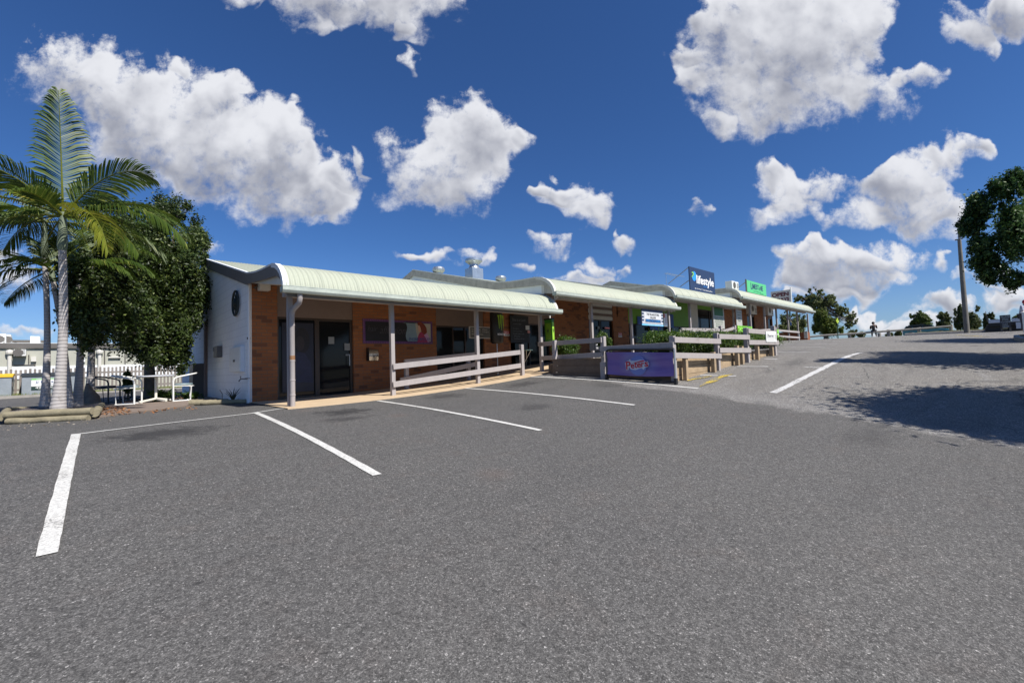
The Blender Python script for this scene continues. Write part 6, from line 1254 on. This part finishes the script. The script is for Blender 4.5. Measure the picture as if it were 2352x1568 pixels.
# ------------------------------------------------------------------ trees beyond the crest
def fblob(zf_,x0,y0,x1,y1,dist,dep=.8):
    a=far(zf_(x0,y0),dist);b=far(zf_(x1,y1),dist); w=float(np.hypot(*(b[:2]-a[:2])))/2; c=(a+b)/2; return (float(c[0]),float(c[1]),float(c[2]),w*dep,w,float(abs(a[2]-b[2])/2))
def far_tree(label,zf_,boxes,dist,base,n,size,mat,clumps,sig,group,seed,nl=14,r=.2,name='tree',shell=.3,sub=0,cat='tree'):
    bl=[]; g_=random.Random(seed)
    for b in boxes:
        B_=fblob(zf_,*b,dist); bl.append(B_[:3]+tuple(x*.72 for x in B_[3:]))
        for _ in range(4): k=g_.uniform(.25,.42); bl.append((B_[0]+g_.uniform(-.8,.8)*B_[3],B_[1]+g_.uniform(-.85,.85)*B_[4],B_[2]+g_.uniform(-.6,.9)*B_[5],B_[3]*k,B_[4]*k,B_[5]*k))
    p=far(zf_(*base),dist); zb=float(p[2]); t=thing(name,label,cat,(float(p[0]),float(p[1]),zb),group)
    leaves('crown',bl,n,size,mat,t,clumps=clumps,sig=sig,seed=seed,shell=shell,up=.3); top=(float(p[0]),float(p[1]),bl[0][2]); limbs(MB(),(float(p[0]),float(p[1]),zb),top,r,bl,nl,seed,.015).build('trunk',BARK,t,smooth=True); return t
LFA=leafmat('wispy_leaf',(.10,.13,.045),(.20,.23,.09),(.30,.30,.14),trans=.4); LFB=leafmat('lower_tree_leaf',(.06,.10,.015),(.13,.17,.03),(.22,.22,.06))
gt='trees beyond the top of the car park'
far_tree('large airy tree with wispy upswept branches behind the end of the shops',zt,[(560,260,1250,800),(720,150,960,420),(900,190,1130,420),(1000,280,1480,640),(1250,500,1700,900),(1500,700,1910,1000),(380,300,760,560),(1500,880,1860,1110)],62,(1180,1330),30000,.085,LFA,420,.085,gt,41,60,.16,shell=.2)
far_tree('dense green lower tree right behind the last verandah post',zt,[(800,620,1300,1200),(1100,800,1560,1260),(900,740,1450,1290)],56,(1150,1330),30000,.075,LFB,200,.16,gt,42,14,.15)
far_tree('tree seen between the last verandah posts, left of the dense green tree',zt,[(80,640,420,1100),(250,700,700,1150),(480,640,800,1200),(90,900,760,1260)],58,(420,1330),18000,.08,LFA,260,.13,gt,43,26,.16)
far_tree('rounded olive tree above the roof of the teal car',z8,[(985,370,1250,560),(1050,345,1190,470),(975,470,1160,610),(1090,500,1300,620),(1180,430,1290,560)],95,(1130,690),19000,.11,LFG,200,.17,gt,44,14,.3)
far_tree('thin see-through tree between the rounded tree and the pole',z8,[(1285,365,1450,480),(1330,430,1500,620),(1285,470,1400,620),(1400,390,1510,520)],100,(1400,690),8500,.11,LFE,150,.14,gt,45,22,.25)
far_tree('broad tree directly behind the timber pole',z8,[(1510,310,1700,500),(1650,340,1830,560),(1480,420,1640,620),(1560,420,1860,630),(1700,400,1870,600)],95,(1680,690),20000,.11,LFE,260,.15,gt,46,20,.3)
far_tree('small loose tree right of the pole, left of the dark board',z8,[(1845,375,1930,470),(1900,365,2010,480),(1940,410,2060,560),(1840,440,1960,620),(1930,480,2060,620)],98,(1930,690),9500,.11,LFE,150,.15,gt,47,16,.25)
far_tree('low far tree at the right edge behind the red-capped person',z8,[(2200,420,2330,520),(2260,400,2352,500)],98,(2270,690),4000,.12,LFG,60,.18,gt,48,8,.2)
for k,(lab,bx_) in enumerate((('small far tree just right of the diamond marker',(235,590,360,690)),('small far tree left of the seated person',(350,618,480,690)),('low far bush between bollard and teal car',(705,620,800,680)),('low olive bush behind the tail of the teal car',(800,605,905,680)))):
    far_tree(lab,z8,[bx_],110,((bx_[0]+bx_[2])/2,720),3500,.13,LFE,40,.2,gt,60+k,6,.15)
# reddish stone bank and planter boxes at the end of the verandah
a=far(zt(575,1155),42);b=far(zt(760,1310),42); t=thing('planter_box','brown timber planter boxes at the end of the fourth shop verandah','planter',(a[0],a[1],b[2])); RB=plain('red_brown_timber',(.22,.075,.03),.8,var=.3)
for f0,f1 in ((0,.32),(.36,.70),(.74,1.)): p=a+(b-a)*f0;q=a+(b-a)*f1; MB().box((p[0],p[1],b[2]-.1),(p[0]+.7,q[1],a[2])).build('box',RB,t)
p=far(zt(715,1200),41.5); t2_=thing('cream_marker','small cream upright panel leaning on the planter boxes','panel',tuple(p)); MB().box((p[0],p[1]-.12,p[2]-.3),(p[0]+.05,p[1]+.12,p[2]+.25)).build('panel_sheet',TRIM,t2_)
a=far(zt(120,1160),44);b=far(zt(570,1310),44); t=thing('low_wall','low red-brown retaining wall beyond the verandah rails','wall',(a[0],a[1],b[2])); MB().box((a[0],b[1],b[2]-.3),(a[0]+.3,a[1],a[2])).build('wall_face',RB,t)
# flag banner on the verandah
a=far(zt(340,650),38.5);b=far(zt(400,1000),38.5); t=thing('feather_banner','tall narrow blue and white banner hanging between verandah posts','banner',(a[0],a[1],b[2])); hb=float(a[2]-b[2]); cc_=[WPL,plain('banner_teal',(.10,.30,.33),.6),plain('banner_cream',(.6,.58,.5),.6),plain('banner_blue',(.10,.20,.50),.6)]
for k,(f0,f1) in enumerate(((.85,1.),(.60,.85),(.2,.60),(0.,.2))): MB().box((a[0],b[1],b[2]+hb*f0+.002),(a[0]+.02,a[1],b[2]+hb*f1)).build('banner_band',cc_[k],t)
# ------------------------------------------------------------------ street trees beside the lane: they throw the shade on the asphalt
def lane_tree(label,cx,cy,zc0,rx,ry,rz,n,seed,extra=()):
    gz0=gz(cx,cy); t=thing('shade_tree',label,'tree',(cx,cy,gz0),'leafy shade trees along the lane'); g=random.Random(seed)
    bl=[(cx,cy,zc0,rx*.8,ry*.8,rz*.8)]+[(cx+g.uniform(-.62,.62)*rx,cy+g.uniform(-.62,.62)*ry,zc0+g.uniform(-.45,.5)*rz,rx*.45,ry*.45,rz*.40) for _ in range(9)]+list(extra)
    leaves('crown',bl,int(n*1.5),.062,LFR,t,clumps=520,sig=.2,seed=seed,shell=.15); limbs(MB(),(cx,cy,gz0),(cx+.1,cy,zc0-rz*.3),.15,bl,30,seed,.02).build('trunk',BARK,t,smooth=True); return t
zT=float(far((2330,392),15.)[2]); zBt=float(far((2330,655),15.)[2])
EX=[]
for (x0,y0,x1,y1) in ((220,700,520,860),(300,480,620,700),(520,330,800,560),(700,240,950,480),(330,1040,640,1200),(430,1150,760,1330),(640,1200,950,1390),(340,880,640,1060),(600,600,950,1100)):
    b_=fblob(zs,x0,y0,x1,y1,14.6,1.4); EX.append(b_)
t=lane_tree('dark leafy tree hanging into the frame at the right edge',15.9,-2.35,(zT+zBt)/2,1.8,2.2,(zT-zBt)/2*1.0,22000,71,[])
leaves('crown_fringe',EX,36000,.034,LFR,t,clumps=420,sig=.17,seed=77,shell=.2)
lane_tree('leafy tree just outside the right edge whose shade falls on the near asphalt',10.75,-4.25,gz(10.7,-4.3)+4.2,1.75,2.9,1.35,52000,72)
lane_tree('leafy tree on the kerbed island, farthest of the lane trees',25.2,-3.6,gz(25,-3.6)+3.9,2.8,2.7,1.5,34000,73)
# ------------------------------------------------------------------ sky, clouds, sun, camera
SUN=Vector((.15,-.85,1.)).normalized()
sun_el=math.asin(SUN.z); sun_az=math.atan2(SUN.x,SUN.y)
W=bpy.data.worlds.new('World'); S.world=W; W.use_nodes=True; t=NT(W.node_tree); bg=W.node_tree.nodes['Background']
sky=t.add('ShaderNodeTexSky',sky_type='NISHITA'); sky.sun_disc=False; sky.sun_elevation=sun_el; sky.sun_rotation=sun_az; sky.air_density=SKY_AIR; sky.dust_density=SKY_DUST; sky.ozone_density=SKY_OZ; sky.altitude=100
d=t.add('ShaderNodeTexCoord').outputs['Generated']
fx=t.vm('DOT_PRODUCT',d,tuple(_f)); u_=t.math('DIVIDE',t.vm('DOT_PRODUCT',d,tuple(_r)),t.math('MAXIMUM',fx,.05)); v_=t.math('DIVIDE',t.vm('DOT_PRODUCT',d,tuple(_u)),t.math('MAXIMUM',fx,.05))
# clouds live on a flat chart of sky directions: (u,v) in hundredths, v downwards
uv=t.comb(t.math('MULTIPLY_ADD',u_,F_/100,CX/100),t.math('MULTIPLY_ADD',v_,-F_/100,CY/100),0.)
CL=[(150,165,120,85),(270,215,140,95),(400,270,160,125),(530,330,160,120),(610,395,160,110),(690,460,115,52),(450,370,150,90),(330,320,150,100),(500,215,60,50),(740,440,60,60),(660,330,70,80),
(420,143,26,22),(681,256,22,26),(790,397,42,32),(828,370,14,26),(925,160,14,40),
(735,10,80,66),(820,-10,90,66),(930,15,92,76),(1010,-20,90,60),(560,-12,60,18),(700,-20,100,40),(925,70,20,26),(735,65,26,26),
(1040,300,85,80),(1105,320,70,75),(985,370,105,72),(1060,420,90,75),(935,430,72,52),(1180,332,26,24),(1050,360,110,80),
(1330,452,66,42),(1278,440,56,24),(1342,497,58,30),(1388,480,36,34),(1262,566,48,20),(1242,432,24,14),(1447,555,28,14),(1442,530,12,14),(1215,617,24,14),(1375,603,46,26),(1330,632,80,20),(1440,618,26,20),
(990,610,60,22),(1100,600,34,34),(945,612,40,14),(485,575,24,24),(10,645,70,36),(60,755,80,18),(0,590,50,20),
(1680,60,100,84),(1860,40,170,95),(1760,150,190,95),(1905,110,120,115),(1700,235,110,70),(1850,235,130,72),(2015,215,105,58),(2110,180,72,32),(1655,285,40,26),(1590,125,34,24),(1640,50,60,40),(1600,190,34,40),(1950,30,90,80),(1740,100,150,110),
(2290,30,110,55),(2215,70,60,34),(2270,105,22,34),(2330,10,60,60),
(1790,430,72,50),(1765,392,40,26),(1880,425,84,36),(1755,500,56,34),(2130,385,95,52),(2200,345,76,34),(2060,425,100,44),(1955,487,90,34),(2110,485,110,42),(2150,520,80,40),(2080,440,100,60),(1612,487,50,22),(2245,330,30,20),(1830,470,70,30),
(1905,600,70,34),(1990,592,140,36),(1885,562,26,22),(1900,652,100,32),(2010,645,80,24),(1950,682,60,18),(1860,640,60,30),(1930,610,110,40),
(2145,697,56,22),(2285,688,36,18),(2060,727,56,14),(2035,745,70,10),(2172,619,20,15),(2265,655,62,15),(1970,720,46,12),(2100,745,60,14),(2200,715,60,18),(2330,680,40,18),(2290,620,30,14),(1790,690,80,14)]
# outlines are billowed by warping the chart at three scales
def warp(v,sc,amp,det):
    n=t.add('ShaderNodeTexNoise'); t.inp(n.inputs['Vector'],v); n.inputs['Scale'].default_value=sc; n.inputs['Detail'].default_value=det; n.inputs['Roughness'].default_value=.55
    return t.vm('MULTIPLY_ADD',t.vm('SUBTRACT',n.outputs['Color'],(.5,.5,.5)),(amp,amp,0.),v)
uvb=warp(warp(uv,.8,1.1,1),2.4,.62,1)
acc=None; low=None
for (cx,cy,rx,ry) in CL:
    k_=1.25 if cx<1500 else 1.22 if cy<320 else 1.18 if cy<540 else 1.42
    a=t.vm('MULTIPLY_ADD',uvb,(100/(k_*rx),100/(k_*ry),0.),(-cx/rx/k_,-cy/ry/k_,0.)); w=t.math('SUBTRACT',1.,t.vm('DOT_PRODUCT',a,a),clamp=True)
    yb=t.vm('DOT_PRODUCT',a,(-.25,1.,0.))
    acc=w if acc is None else t.math('ADD',acc,w)
    low=t.math('MULTIPLY',w,yb) if low is None else t.math('MULTIPLY_ADD',w,yb,low)
# domain-warped billows
wn=t.add('ShaderNodeTexNoise'); t.inp(wn.inputs['Vector'],uv); wn.inputs['Scale'].default_value=.9; wn.inputs['Detail'].default_value=4
uvw=t.vm('MULTIPLY_ADD',wn.outputs['Color'],(.25,.25,0.),uv)
n1=t.noise(uvw,1.3,10,.60); n2=t.noise(uvw,4.4,9,.70)
den=t.math('ADD',t.math('MINIMUM',acc,1.3),t.math('MULTIPLY',t.math('SUBTRACT',n1,.5),2.5)); den=t.math('ADD',den,t.math('MULTIPLY',t.math('SUBTRACT',n2,.5),1.5))
gate=t.ramp(acc,.0,.22); rel=t.math('DIVIDE',low,t.math('MAXIMUM',acc,.05))
soft=t.ramp(rel,-.5,.6)   # undersides fray softly, tops are crisp
dd_=t.math('SUBTRACT',den,.27)
al2=t.add('ShaderNodeMapRange',interpolation_type='SMOOTHSTEP'); t.inp(al2.inputs[0],dd_); al2.inputs[1].default_value=-.05; t.inp(al2.inputs[2],t.math('MULTIPLY_ADD',soft,.6,.78)); alpha=al2.outputs[0]
alpha=t.math('MULTIPLY',t.math('MULTIPLY',alpha,gate),t.ramp(fx,.12,.2))
dz=t.sep(d)[2]; dh=t.vm('MULTIPLY',d,(3.,3.,6.)); gen=t.math('MULTIPLY',t.ramp(t.noise(dh,1.,8,.6),.60,.72),t.math('SUBTRACT',1.,t.ramp(fx,.12,.3)))
# thin parts glow white, thick undersides go smoothly grey
nL=t.noise(uvw,.85,3,.5); nM=t.noise(uvw,2.3,5,.55)
thick=t.ramp(acc,.25,1.5)
sh=t.math('MULTIPLY_ADD',rel,.62,.36); sh=t.math('ADD',sh,t.math('MULTIPLY',t.math('SUBTRACT',nL,.5),-1.2)); sh=t.math('ADD',sh,t.math('MULTIPLY',t.math('SUBTRACT',nM,.5),-.45))
shade=t.math('MULTIPLY',t.ramp(sh,-.05,.85),thick)
ccol=t.mix(shade,(CLW*.96,CLW*.975,CLW*1.03),(CLW*.36,CLW*.38,CLW*.46))
skc=t.mix(1.,sky.outputs[0],t.mix(t.ramp(t.sep(d)[2],.0,.28),(.74,.95,1.36),SKY_TINT),'MULTIPLY')
full=t.mix(t.math('MAXIMUM',t.math('MULTIPLY',alpha,.98),t.math('MULTIPLY',gen,.15)),skc,ccol)
# below the horizon: dull ground tone
t.l.new(full,bg.inputs[0]); bg.inputs[1].default_value=SKY_STR
W.cycles.sampling_method='MANUAL'; W.cycles.sample_map_resolution=512
L=bpy.data.lights.new('Sun','SUN'); L.energy=SUN_E; L.angle=math.radians(.53); L.color=(1.,.955,.89); lo=bpy.data.objects.new('Sun',L); C.objects.link(lo)
lo.rotation_euler=SUN.to_track_quat('Z','Y').to_euler()
cam=bpy.data.cameras.new('Camera'); co=bpy.data.objects.new('Camera',cam); C.objects.link(co); S.camera=co
cam.sensor_width=36; cam.lens=F_/2352*36; cam.clip_end=5000; cam.clip_start=.05
M=Matrix(((_r[0],_u[0],-_f[0],0),(_r[1],_u[1],-_f[1],0),(_r[2],_u[2],-_f[2],0),(0,0,0,1))); co.matrix_world=M
S.view_settings.view_transform='Standard'; S.view_settings.look='None'; S.view_settings.exposure=EXPO; S.view_settings.gamma=1
S.cycles.max_bounces=6; S.cycles.diffuse_bounces=3; S.cycles.glossy_bounces=3; S.cycles.transmission_bounces=4; S.cycles.transparent_max_bounces=8
S.cycles.use_denoising=True
